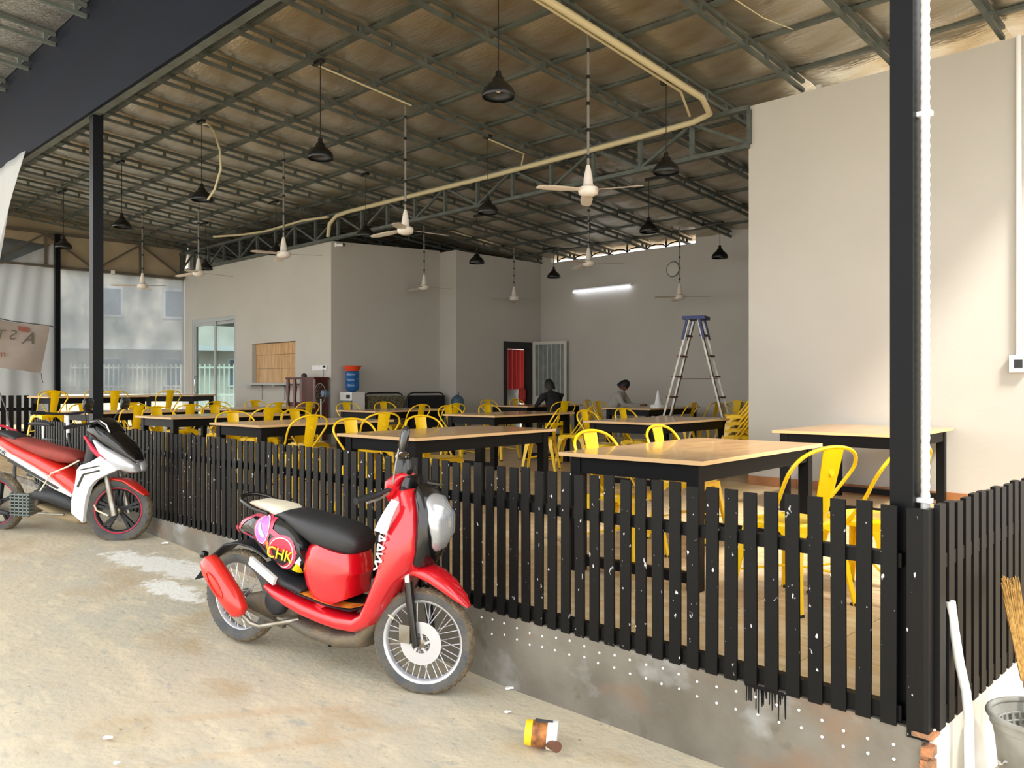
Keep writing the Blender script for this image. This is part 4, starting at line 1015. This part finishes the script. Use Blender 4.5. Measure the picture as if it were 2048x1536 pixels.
BX = [(.02, .665, .02, .05), (.08, .685, .055, .085), (.2, .69, .085, .125), (.32, .655, .13, .15), (.43, .61, .155, .16), (.52, .58, .14, .16), (.58, .60, .08, .15)]
def body_y(st, s, h, e=2.6):
    """outer face of a loft at side-view position (s, h) (camera side, negative y)"""
    for a, b in zip(st, st[1:]):
        if a[0] <= s <= b[0]:
            f = (s-a[0])/(b[0]-a[0]); q = [a[i]*(1-f)+b[i]*f for i in range(4)]
            t = min(1, abs(h-q[1])/max(q[2], .001)); return -(q[3]*(1-t**e)**(1/e))
    return -.15
def decal(parent, name, poly, m, st, lift=.0035, n=None):
    """thin raised patch following a loft's side"""
    bm = bmesh.new(); vs = [bm.verts.new((x, 0, z)) for x, z in poly]; bm.faces.new(vs)
    bmesh.ops.triangulate(bm, faces=bm.faces)
    bmesh.ops.subdivide_edges(bm, edges=bm.edges, cuts=3, use_grid_fill=True)
    for v in bm.verts: v.co.y = body_y(st, v.co.x, v.co.z)-lift
    me = bpy.data.meshes.new(name); bm.to_mesh(me); bm.free(); me.materials.append(m)
    o = bpy.data.objects.new(name, me); COL.objects.link(o); o.parent = parent; return o
def ell(cx, cz, a, b, rot=0, n=20):
    return [(cx+a*math.cos(t)*math.cos(rot)-b*math.sin(t)*math.sin(rot), cz+a*math.cos(t)*math.sin(rot)+b*math.sin(t)*math.cos(rot)) for t in [2*PI*k/n for k in range(n)]]

sc = thing('scooter', 'glossy red and black step through scooter parked in front of the fence', 'scooter', (-3.472, -.752, zground(-3.47, 0)+.01), math.radians(16.31))
sc.rotation_euler.y = 0
wheel(sc, .0, .268, .265, .05, .205, 36, name='rear_wheel')
wheel(sc, 1.27, .192, .268, .045, .212, 36, steer=math.radians(14), disc=True, name='front_wheel')
# leg shield and floor skirt
MB().loft([(1.135, .955, .05, .055), (1.17, .925, .07, .09), (1.2, .85, .085, .125), (1.2, .76, .1, .155), (1.195, .68, .112, .17), (1.175, .61, .098, .172), (1.13, .53, .07, .17), (1.085, .45, .057, .168), (1.04, .365, .053, .165), (.995, .295, .048, .16), (.93, .256, .048, .16), (.82, .255, .047, .162), (.72, .268, .047, .162), (.6, .29, .046, .162), (.48, .322, .044, .16), (.38, .355, .036, .156), (.31, .385, .014, .145)], 44, 3.2).build('leg_shield', M['red'], sc, True)
MB().loft([(1.25, .965, .03, .05), (1.29, .93, .04, .09), (1.325, .84, .045, .115), (1.325, .74, .05, .12), (1.3, .65, .05, .115), (1.27, .595, .04, .10)], 22, 2.8).build('front_cover', M['bblack'], sc, True)
hl = MB().loft([(1.285, .935, .01, .03), (1.33, .90, .04, .075), (1.365, .825, .05, .095), (1.37, .755, .045, .085), (1.35, .69, .03, .06), (1.33, .655, .01, .02)], 22, 2.2).build('headlamp', M['chrome'], sc, True)
MB().loft([(1.287, .94, .012, .033), (1.335, .903, .044, .079), (1.373, .827, .054, .099), (1.378, .755, .05, .089), (1.355, .685, .034, .063), (1.33, .65, .012, .022)], 22, 2.2).build('lens', M['glass'], hl, True)
MB().loft([(1.0, .36, .004, .13), (.9, .325, .008, .14), (.75, .335, .01, .145), (.55, .37, .01, .145), (.47, .395, .012, .14), (.36, .43, .02, .15)], 16, 4).build('footboard', M['gblack'], sc, True)
MB().grid(8, 2, lambda u, v: (.52+.46*u, -.152+.1*v, (.392-.05*min(1, u*1.8))+(.016*max(0, u-.85)*8))).build('foot_mat_print', M['oprint'], sc)
MB().loft([(.30, .50, .02, .15), (.36, .46, .035, .158), (.46, .415, .03, .158), (.58, .385, .02, .15)], 24, 3).build('side_sill', M['gblack'], sc, True)
# decal lettering on leg shield
LS = [(.98, .28), (1.3, .9)]
zz = MB()
def tri(m, a, b, t=.009):
    m.beam(a, b, t, .003, up=(0, 1, 0))
yy = -.176
p0 = Vector((1.105, yy, .56)); dirv = Vector((.045, 0, .205)).normalized(); wv = Vector((dirv.z, 0, -dirv.x))*.04
seq = [(0, 0, .02, .5), (.02, .5, .045, 0), (.045, 0, .055, 1), (.055, 1, .085, 0), (.085, 0, .095, 1), (.095, 1, .085, 0), (.1, 0, .125, 1), (.125, 1, .135, 0), (.135, 0, .1, .1), (.15, 0, .17, 1), (.17, 1, .18, 0), (.18, 0, .15, .1), (.195, 0, .2, 1), (.2, 1, .22, .2), (.22, .2, .235, 1)]
for a, b, c, d in seq: tri(zz, p0+dirv*a+wv*(b-.5), p0+dirv*c+wv*(d-.5))
zz.build('shield_lettering', M['wprint'], sc)
MB().grid(4, 6, lambda u, v: (1.128+.075*v+.075*(u-.5)*(1-.4*v), -.177+.05*max(0, v-.4)**1.4, .755+.16*v-.012*(u-.5))).build('white_flash', M['wprint'], sc, True)
# under seat, body
MB().loft([(.76, .335, .115, .135), (.75, .36, .128, .142), (.735, .40, .145, .146), (.72, .45, .165, .15), (.715, .50, .178, .152), (.722, .54, .178, .151), (.735, .575, .165, .148), (.745, .6, .15, .144), (.75, .625, .13, .135)], 44, 3).build('under_seat_cover', M['red'], sc, True)
MB().loft(BX, 26, 2.6).build('rear_body', M['bblack'], sc, True)
decal(sc, 'body_decal', [(.05, .655), (.14, .69), (.24, .655), (.35, .53), (.42, .475), (.47, .47), (.55, .53), (.575, .6), (.5, .665), (.4, .69), (.345, .73), (.31, .765), (.22, .765), (.12, .735), (.05, .69)], M['bblack'], BX, .001)
for pts in ([(.04, .672), (.1, .73), (.2, .772), (.3, .772), (.3, .755), (.21, .755), (.12, .715), (.07, .668)], [(.06, .645), (.12, .66), (.24, .645), (.235, .628), (.12, .64), (.08, .632)], [(.35, .76), (.372, .76), (.38, .705), (.45, .675), (.53, .64), (.565, .59), (.548, .58), (.515, .625), (.44, .655), (.37, .68)]):
    decal(sc, 'pink_trim', pts, M['pink'], BX, .004)
decal(sc, 'round_decal', ell(.3, .693, .068, .088, -.1), M['pink'], BX, .004)
decal(sc, 'round_decal', ell(.3, .693, .056, .077, -.1), M['wprint'], BX, .0055)
decal(sc, 'round_decal', ell(.3, .693, .052, .072, -.1), M['lilac'], BX, .007)
decal(sc, 'round_decal', [(.27, .725), (.285, .73), (.3, .7), (.335, .665), (.32, .65), (.28, .675)], M['tprint'], BX, .0085)
decal(sc, 'round_decal', ell(.452, .585, .105, .095, .1), M['pink'], BX, .004)
decal(sc, 'round_decal', ell(.452, .585, .09, .082, .1), M['wprint'], BX, .0055)
decal(sc, 'round_decal', ell(.452, .585, .085, .077, .1), M['cprint'], BX, .007)
decal(sc, 'round_decal', [(.385, .60), (.5, .59), (.515, .545), (.46, .515), (.41, .53)], M['kprint'], BX, .0085)
for pl_, mm in (([(.14, .625), (.2, .615), (.21, .635), (.17, .645)], 'bprint'), ([(.215, .61), (.245, .585), (.25, .605), (.22, .63)], 'oprint'), ([(.335, .63), (.36, .64), (.365, .6), (.345, .585)], 'oprint'), ([(.52, .5), (.555, .54), (.565, .5), (.54, .465)], 'yprint'), ([(.545, .54), (.58, .575), (.58, .52), (.562, .5)], 'wprint')):
    decal(sc, 'colour_patch', pl_, M[mm], BX, .006)
text_obj('decal_lettering', 'CHK', .088, M['yprint'], sc, Matrix.Translation((.452, -.174, .578)) @ Matrix.Rotation(PI/2, 4, 'X') @ Matrix.Rotation(-.12, 4, 'Z'), .002, .15)
# seat
MB().loft([(.34, .775, .012, .09), (.42, .77, .032, .11), (.52, .735, .06, .125), (.64, .695, .082, .132), (.76, .672, .088, .13), (.84, .655, .078, .118), (.885, .64, .05, .1), (.9, .63, .02, .07)], 24, 2.8).build('seat', M['seatv'], sc, True)
MB().loft([(.1, .815, .008, .04), (.17, .815, .022, .07), (.27, .8, .032, .09), (.36, .785, .035, .095), (.395, .775, .02, .085)], 20, 2.8).build('rear_pad', M['pad'], sc, True)
MB().tube([(.3, -.1, .775), (.2, -.115, .80), (.1, -.1, .835), (.055, -.06, .85), (.045, 0, .853), (.055, .06, .85), (.1, .1, .835), (.2, .115, .8), (.3, .1, .775)], .012, 8).build('grab_rail', M['bblack'], sc, True)
MB().loft([(.015, .665, .03, .05), (-.0, .66, .025, .045), (-.01, .655, .01, .03)], 14).build('tail_lamp', M['cprint'], sc, True)
# rear fender
MB().loft([(.24, .52, .006, .06), (.14, .565, .007, .065), (.03, .58, .007, .07), (-.08, .56, .007, .07), (-.18, .49, .007, .068), (-.26, .40, .006, .06), (-.34, .33, .004, .05)], 14, 5).build('rear_fender', M['gblack'], sc, True)
MB().lathe([(0, -.03), (.02, -.02), (.022, 0), (.012, .02), (0, .03)], 12, axis='y').build('reflector', M['bblack'], sc, True, loc=(-.21, -.09, .5))
# engine group
MB().loft([(.08, .24, .05, .05), (.2, .25, .07, .06), (.33, .27, .085, .08), (.45, .27, .07, .08), (.52, .28, .04, .06)], 16).build('engine', M['engine'], sc, True)
MB().lathe([(.0, -.13), (.055, -.13), (.075, -.11), (.08, -.05), (.05, 0)], 20, axis='y').build('fan_cover', M['gblack'], sc, True, loc=(.36, 0, .3))
MB().loft([(.4, .2, .03, .09), (.6, .165, .04, .13), (.8, .15, .045, .14), (.93, .17, .05, .13), (1.0, .27, .04, .11), (1.03, .38, .02, .09)], 16, 3).build('belly_cover', M['engine'], sc, True)
MB().loft([(-.065, .52, .012, .02, -.2), (-.055, .505, .05, .045, -.2), (-.02, .46, .064, .055, -.2), (.06, .38, .066, .058, -.2), (.14, .3, .064, .055, -.2), (.19, .245, .05, .045, -.2), (.205, .225, .018, .02, -.2)], 20, 2.4).build('muffler', M['redor'], sc, True)
MB().tube([(.0+.1*math.cos(t)*.75*.6-.0+.04, -.262, .4-.1*math.cos(t)*.75*.9+.02*math.sin(t)) if 0 else (.055+.085*math.cos(t)*.68+.026*math.sin(t)*.72, -.259, .385-.085*math.cos(t)*.73+.026*math.sin(t)*.68) for t in [2*PI*k/24 for k in range(24)]], .005, 6, True).build('heat_guard', M['redor'], sc, True)
MB().tube([(.2, -.19, .225), (.25, -.18, .185), (.3, -.165, .17), (.4, -.12, .19), (.5, -.07, .21)], .014, 8).build('exhaust_pipe', M['alu'], sc, True)
MB().beam((0, -.09, .265), (.42, -.1, .17), .03, .02).build('swing_arm', M['engine'], sc)
MB().beam((.42, -.17, .43), (.22, -.15, .52), .02, .045).build('passenger_peg_plate', M['wplast'], sc)
MB().tube([(.5, .1, .15), (.46, .22, .04), (.44, .25, -.06)], .011, 6).build('side_stand', M['gblack'], sc, True)
# front fender and fork
MB().loft([(1.135, .47, .01, .05), (1.18, .535, .03, .075), (1.25, .555, .035, .082), (1.34, .53, .035, .08), (1.42, .487, .03, .07), (1.49, .435, .018, .05), (1.535, .395, .004, .02)], 20, 2.6).build('front_fender', M['red'], sc, True)
for s in (-1, 1):
    MB().tube([(1.2, s*.075, .62), (1.225, s*.075, .48)], .02, 10).build('fork_tube', M['chrome'], sc, True)
    MB().tube([(1.225, s*.075, .5), (1.24, s*.075, .38), (1.27, s*.075, .18)], [.021, .024, .017], 10).build('fork_leg', M['bblack'], sc, True)
MB().box(-.035, .03, -.02, .02, -.04, .05).build('brake_caliper', M['alu'], sc, loc=(1.215, -.072, .235))
MB().tube([(1.12, -.02, .52), (1.08, -.07, .42), (1.09, -.08, .33), (1.13, -.07, .3)], .006, 6).build('brake_hose', M['pad'], sc, True)
# handlebar
MB().loft([(1.085, .885, .012, .05), (1.1, .93, .035, .095), (1.125, .985, .04, .12), (1.15, 1.015, .03, .1), (1.165, 1.03, .012, .06)], 20, 2.6).build('handlebar_cover', M['red'], sc, True)
MB().loft([(1.165, .94, .02, .07), (1.2, .98, .035, .09), (1.21, 1.02, .02, .07)], 16).build('handlebar_front', M['bblack'], sc, True)
MB().lathe([(.0, 0), (.045, 0), (.05, .03), (.04, .09), (.03, .1), (0, .1)], 20).build('speedometer', M['bblack'], sc, True, loc=(1.125, .02, 1.01))
sp = MB().tube([(.03*math.cos(2*PI*k/20), .03*math.sin(2*PI*k/20), 0) for k in range(20)], .005, 6, True).build('speedometer_ring', M['chrome'], sc, True, loc=(1.115, .02, 1.115)); sp.rotation_euler = (0, -1.0, -.5)
for s, yy0, xx, zz0 in ((-1, -.1, 1.13, .96), (1, .1, 1.16, .98)):
    MB().tube([(xx, s*.1, zz0), (xx-.015, s*.2, zz0-.02)], .012, 8).build('bar_end', M['gblack'], sc, True)
    gp = MB().tube([(xx-.015, s*.2, zz0-.02), (xx-.04, s*.32, zz0-.035)], .0175, 12).build('grip', M['rubber'], sc, True)
    MB().tube([(xx+.03, s*.15, zz0-.01), (xx+.04, s*.24, zz0-.03), (xx+.02, s*.31, zz0-.04)], .006, 6).build('brake_lever', M['alu'], sc, True)
ms = MB().tube([(1.18, -.14, 1.0), (1.205, -.16, 1.07), (1.26, -.2, 1.18)], .0055, 8).build('mirror_stalk', M['chrome'], sc, True)
mr = MB().loft([(0, -.062, .008, .02), (.0, -.045, .016, .033), (0, 0, .02, .04), (0, .045, .018, .036), (0, .064, .006, .018)], 18, 2.3).build('mirror', M['mirror'], sc, True, loc=(1.3, -.215, 1.225)); mr.rotation_euler = (.15, .2, .9)
MB().box(1.02, 1.07, .02, .16, .72, .86).build('inner_pocket', M['gblack'], sc)

# ================================================================= MOTORBIKE
mbk = thing('motorbike', 'white, red and black underbone motorbike parked at the left by the fence', 'motorbike', (-7.734, -.981, .245), math.radians(29.03))
wheel(mbk, .03, .255, .27, .05, .2, 0, alloy=True, name='rear_wheel')
wheel(mbk, 1.35, .235, .285, .055, .196, 0, alloy=True, steer=math.radians(22), name='front_wheel')
MB().loft([(.1, .87, .015, .06), (.25, .835, .035, .1), (.42, .79, .05, .12), (.62, .735, .06, .125), (.78, .705, .065, .125), (.9, .69, .055, .11), (.955, .67, .02, .07)], 22, 2.8).build('seat', mat('faded_red_seat_cover', (150, 62, 52), .7, col2=(126, 46, 40), scale=6), mbk, True)
MB().loft([(.02, .90, .02, .06), (.15, .885, .03, .085), (.3, .845, .02, .1)], 16).build('rear_cushion', M['gblack'], mbk, True)
MB().loft([(-.1, .93, .01, .05), (.1, .83, .035, .1), (.3, .74, .05, .13), (.55, .65, .06, .14), (.78, .55, .07, .145), (.95, .44, .08, .14), (1.0, .36, .03, .13)], 20, 3).build('side_cover', M['redor'], mbk, True)
MB().loft([(-.05, .86, .015, .1), (.15, .745, .035, .13), (.35, .65, .05, .15), (.6, .54, .05, .158), (.8, .44, .045, .158), (.97, .36, .015, .15)], 20, 3).build('side_panel', M['wplast'], mbk, True)
MB().beam((.2, -.162, .72), (.7, -.17, .5), .012, .006, up=(0, 1, 0)).beam((.3, -.165, .665), (.85, -.168, .43), .02, .006, up=(0, 1, 0)).build('side_stripe', M['kprint'], mbk)
text_obj('side_lettering', 'AIR', .05, M['kprint'], mbk, Matrix.Translation((.22, -.152, .735)) @ Matrix.Rotation(PI/2, 4, 'X') @ Matrix.Rotation(-.45, 4, 'Z'), .002)
lsw = MB(); shp = [(1.06, .6), (1.1, .64), (1.2, .67), (1.3, .72), (1.4, .66), (1.48, .61), (1.34, .555), (1.25, .51), (1.19, .45), (1.15, .35), (1.13, .22), (1.12, .14), (1.0, .22), (1.0, .33), (1.04, .48)]
for s in (-1, 1): lsw.prism(shp, s*.13, s*.175, lambda u, v, d: (u, d, v))
lsw.build('leg_shield', M['wplast'], mbk)
MB().beam((1.07, -.178, .45), (1.13, -.178, .56), .02, .004, up=(0, 1, 0)).beam((1.13, -.178, .56), (1.3, -.178, .6), .014, .004, up=(0, 1, 0)).beam((1.1, -.178, .6), (1.3, -.178, .64), .01, .004, up=(0, 1, 0)).build('shield_stripe', M['kprint'], mbk)
MB().loft([(1.02, .25, .03, .12), (1.05, .45, .04, .13), (1.1, .62, .05, .13), (1.14, .8, .07, .11), (1.15, .9, .06, .08)], 18, 3).build('inner_shield', M['gblack'], mbk, True)
MB().loft([(1.08, .94, .03, .08), (1.18, .925, .07, .115), (1.3, .865, .075, .13), (1.42, .785, .065, .12), (1.5, .72, .045, .1), (1.555, .67, .02, .06)], 28, 2.6).build('front_fairing', M['bblack'], mbk, True)
for s in (-1, 1):
    MB().loft([(1.19, .855, .01, .02, s*.115), (1.29, .77, .04, .035, s*.13), (1.39, .70, .06, .045, s*.115), (1.49, .645, .06, .055, s*.085), (1.555, .605, .04, .05, s*.05), (1.58, .585, .01, .03, s*.03)], 18, 2.4).build('headlamp', M['rim'], mbk, True)
    MB().loft([(1.09, .89, .01, .012, s*.12), (1.2, .78, .022, .016, s*.145), (1.33, .68, .024, .016, s*.15), (1.44, .61, .012, .012, s*.13)], 12, 2.4).build('red_trim', M['cprint'], mbk, True)
MB().loft([(1.07, .93, .02, .07), (1.12, 1.0, .03, .09), (1.2, 1.02, .03, .1), (1.28, .97, .02, .1), (1.33, .92, .012, .1)], 16).build('windscreen', M['bblack'], mbk, True)
MB().tube([(1.33, -.09, .92), (1.3, -.1, .99), (1.2, -.08, 1.03)], .006, 6).build('screen_trim', M['wprint'], mbk, True)
MB().loft([(1.12, .36, .01, .055), (1.2, .46, .012, .06), (1.32, .515, .014, .065), (1.44, .5, .014, .065), (1.56, .43, .012, .06), (1.64, .38, .006, .04)], 16, 3).build('front_fender', M['redor'], mbk, True)
for s in (-1, 1): MB().tube([(1.27, s*.085, .6), (1.31, s*.085, .45), (1.375, s*.085, .2)], [.02, .024, .028], 10).build('fork_leg', M['alu'], mbk, True)
MB().tube([(1.2, -.06, .42), (1.15, -.1, .33), (1.2, -.1, .24), (1.32, -.1, .2)], .008, 6).build('brake_hose', M['pad'], mbk, True)
MB().loft([(.1, .2, .05, .06), (.25, .24, .08, .09), (.42, .26, .1, .11), (.55, .27, .05, .09)], 16, 3).build('engine', M['engine'], mbk, True)
q = MB()
for k in range(7): q.box(.3, .52, -.155, -.1, .17+k*.03, .182+k*.03)
for k in range(5): q.box(.31+k*.045, .32+k*.045, -.155, -.12, .16, .37)
q.build('radiator_grille', M['steel'], mbk)
MB().loft([(.55, .36, .05, .15), (.75, .34, .07, .16), (.9, .3, .07, .16), (1.02, .25, .04, .15)], 18, 3).build('lower_cover', M['gblack'], mbk, True)
MB().loft([(.55, .25, .02, .1), (.8, .17, .03, .12), (1.0, .15, .05, .12), (1.1, .25, .03, .1)], 14).build('belly_pan', mat('dusty_brown_plastic', (150, 132, 100), .8), mbk, True)
MB().loft([(-.45, .16, .02, .03, -.17), (-.35, .18, .05, .05, -.17), (-.05, .2, .055, .05, -.17), (.12, .21, .03, .03, -.17), (.3, .18, .015, .02, -.15)], 14).build('muffler', M['gblack'], mbk, True)
MB().tube([(.05, -.12, .26), (.02, -.12, .45), (.12, -.12, .62)], .025, 10).build('shock_absorber', M['alu'], mbk, True)
MB().tube([(.62, -.15, .2), (.9, -.15, .2)], .01, 6).build('foot_rail', M['alu'], mbk)
MB().tube([(1.14, 0, .97), (1.14, .1, 1.0), (1.1, .28, .98)], .011, 8).tube([(1.14, 0, .97), (1.14, -.1, 1.0), (1.1, -.28, .98)], .011, 8).build('handlebar', M['gblack'], mbk, True)
for s in (-1, 1):
    MB().tube([(1.1, s*.22, .985), (1.07, s*.34, .97)], .017, 10).build('grip', M['rubber'], mbk, True)
    MB().tube([(1.14, s*.15, 1.0), (1.17, s*.2, 1.1), (1.2, s*.21, 1.13)], .005, 6).build('mirror_stalk', M['gblack'], mbk, True)
    mo = MB().loft([(0, -.055, .01, .05), (0, -.03, .02, .07), (0, .03, .022, .075), (0, .055, .01, .055)], 16, 3).build('mirror', M['mirror'], mbk, True, loc=(1.22, s*.22, 1.17)); mo.rotation_euler = (0, .1, .25)
MB().tube([(.1, -.12, .9), (-.05, -.11, .95), (-.12, 0, .96), (-.05, .11, .95), (.1, .12, .9)], .013, 8).build('grab_rail', M['cprint'], mbk, True)
MB().tube([(1.08, -.17, .68), (.95, -.17, .62), (.78, -.17, .56), (.66, -.17, .4)], .007, 6).build('bungee_cord', M['pad'], mbk, True)
# bicycle / scooter bars behind
bc = thing('bicycle', 'bicycle with straight handlebar parked behind the motorbike seat', 'bicycle', (-8.55, -.3, zground(-8.5, 0)), math.radians(10))
for x in (-.5, .5):
    MB().tube([(x+.3*math.cos(2*PI*k/32), 0, .32+.3*math.sin(2*PI*k/32)) for k in range(32)], .02, 8, True).build('wheel', M['tyre'], bc, True)
    m = MB()
    for k in range(18): m.tube([(x, 0, .32), (x+.29*math.cos(2*PI*k/18), 0, .32+.29*math.sin(2*PI*k/18))], .0015, 4)
    m.build('spoke', M['alu'], bc)
MB().tube([(-.5, 0, .32), (-.05, 0, .3), (.38, 0, .72), (-.15, 0, .72), (-.05, 0, .3)], .016, 8).tube([(-.5, 0, .32), (-.15, 0, .72)], .01, 6).tube([(.36, 0, .8), (.5, 0, .32)], .016, 8).build('frame', M['gblack'], bc, True)
MB().tube([(.36, 0, .75), (.34, 0, .98)], .018, 8).build('stem', M['wprint'], bc, True)
MB().tube([(.33, -.33, 1.02), (.33, -.1, 1.0), (.33, .1, 1.0), (.33, .33, 1.02)], .013, 8).build('handlebar', M['gblack'], bc, True)
for s in (-1, 1): MB().tube([(.33, s*.22, 1.01), (.32, s*.35, 1.02)], .019, 8).build('grip', M['rubber'], bc, True)
MB().tube([(-.15, 0, .7), (-.16, 0, .86)], .013, 8).build('seat_post', M['chrome'], bc, True)
MB().loft([(-.3, .88, .02, .09), (-.2, .885, .025, .08), (-.08, .88, .02, .04), (.02, .875, .012, .025)], 14).build('saddle', M['gblack'], bc, True)
wire('yellow_bar', 'white strings slanting over the grey fence at far left', 'rope', [(-12.2, -.05, 1.9), (-11.2, -.06, 1.25), (-10.9, -.07, .9)], .008, M['rope'])

# ================================================================= SMALL THINGS
cup = thing('paper_cup', 'crushed yellow and white paper cup lying on the ground', 'cup', (-1.41, -.44, .055+.03))
ca = MB()
prof = [(.033, -.05), (.0385, -.02), (.042, .01), (.047, .05)]
MB().lathe([(.040, -.05), (.0415, -.028)], 24, axis='x').build('yellow_band', M['cupy'], cup, True)
MB().lathe([(.0415, -.028), (.0455, .02)], 24, axis='x', caps=False).build('printed_sleeve', M['cupb'], cup, True)
MB().lathe([(.0455, .02), (.048, .052)], 24, axis='x').build('white_rim', M['cupw'], cup, True)
MB().box(-.02, .035, -.02, -.012, .038, .0475).build('black_print', M['cupk'], cup)
MB().lathe([(.0, -.03), (.013, -.028), (.016, .02), (.018, .03), (0, .03)], 12, axis='x').build('crumpled_spout', M['oil'], cup, True, loc=(.04, -.045, -.022), rz=-1.0)
cup.rotation_euler = (-.25, .08, -.15+.8); cup.scale = (1.35, 1.3, 1.3)
for (x, y, s, lb) in ((-1.99, -.06, .016, 'small white scrap by the foot of the curb under the scooter wheel'), (-1.78, -.28, .012, 'tiny white scrap on the ground between curb and paper cup'), (-6.1, -.12, .022, 'white scrap beside the motorbike front wheel'), (-2.75, -1.75, .016, 'pale scrap on the ground at lower left'), (-2.5, -1.8, .010, 'tiny pale scrap in the lower left corner')):
    m = MB().lathe([(0, 0), (s, .002), (s*.8, .009), (0, .012)], 7); m.tube([(0, 0, .006), (s*1.6, s, .008)], s*.35, 5)
    tag(m.build('litter_scrap', M['wprint'], loc=(x, y, zground(x, y)+.006)), lb, 'litter')
bk = thing('plastic_basket', 'grey perforated plastic basket standing against the right curb', 'basket', (.29, .33, .02))
b = MB(); n = 32
lv = [(.12, 0), (.135, .12), (.15, .26)]
b.lathe([(.0, .0), (.12, 0), (.137, .12), (.156, .31), (.166, .36), (.172, .36), (.176, .392)], n, caps=False); b.lathe([(.17, .392), (.16, .36), (.146, .27), (.13, .12), (.115, .01), (0, .01)], n, caps=False)
b.build('bucket_body', M['basket'], bk, True)
b = MB()
for k in range(n):
    a = 2*PI*k/n
    for z in (.3, .33):
        rr_ = .149+(z-.27)*.12-.012
        b.beam((rr_*math.cos(a), rr_*math.sin(a), z), (rr_*math.cos(a+.0), rr_*math.sin(a), z+.03), .010, .004, up=(math.cos(a), math.sin(a), 0))
for z in (.3, .33, .357): b.tube([((.137+(z-.27)*.12)*math.cos(2*PI*k/n), (.137+(z-.27)*.12)*math.sin(2*PI*k/n), z) for k in range(n)], .004, 5, True)
b.build('perforated_side', M['basket'], bk)
MB().tube([(.175*math.cos(2*PI*k/n), .175*math.sin(2*PI*k/n), .395) for k in range(n)], .011, 8, True).build('rim', M['basket'], bk, True)
tag(MB().grid(16, 16, lambda u, v: ((u-.5)*.2, (v-.5)*.2, .06*noise.noise(Vector((u*5, v*5, 2)))+.05*math.sin(PI*u)*math.sin(PI*v))).build('plastic_bag', M['bag'], None, True, loc=(.27, .31, .27)), 'crumpled white plastic bag inside the grey basket', 'bag')
br = thing('straw_broom', 'straw broom leaning bristles up against the side fence', 'broom', (.33, .22, .03))
d = Vector((-.22, .42, .76)); L = d.length; dn = d.normalized()
MB().tube([(0, 0, 0), tuple(d*.62)], .011, 8).build('handle', M['ply'], br, True)
q = MB(); rnd = random.Random(3)
sd1 = dn.cross(Vector((0, 0, 1))).normalized(); sd2 = dn.cross(sd1)
for k in range(220):
    a = rnd.uniform(-1, 1); c = rnd.uniform(-1, 1)*.35
    p0_ = d*.6+sd1*a*.015+sd2*c*.015; p1_ = d*(.93+.12*rnd.random())+sd1*a*.034+sd2*c*.034
    q.beam(p0_, p1_, .0026, .0026)
q.build('bristles', M['bristle'], br)
# shadowless ends
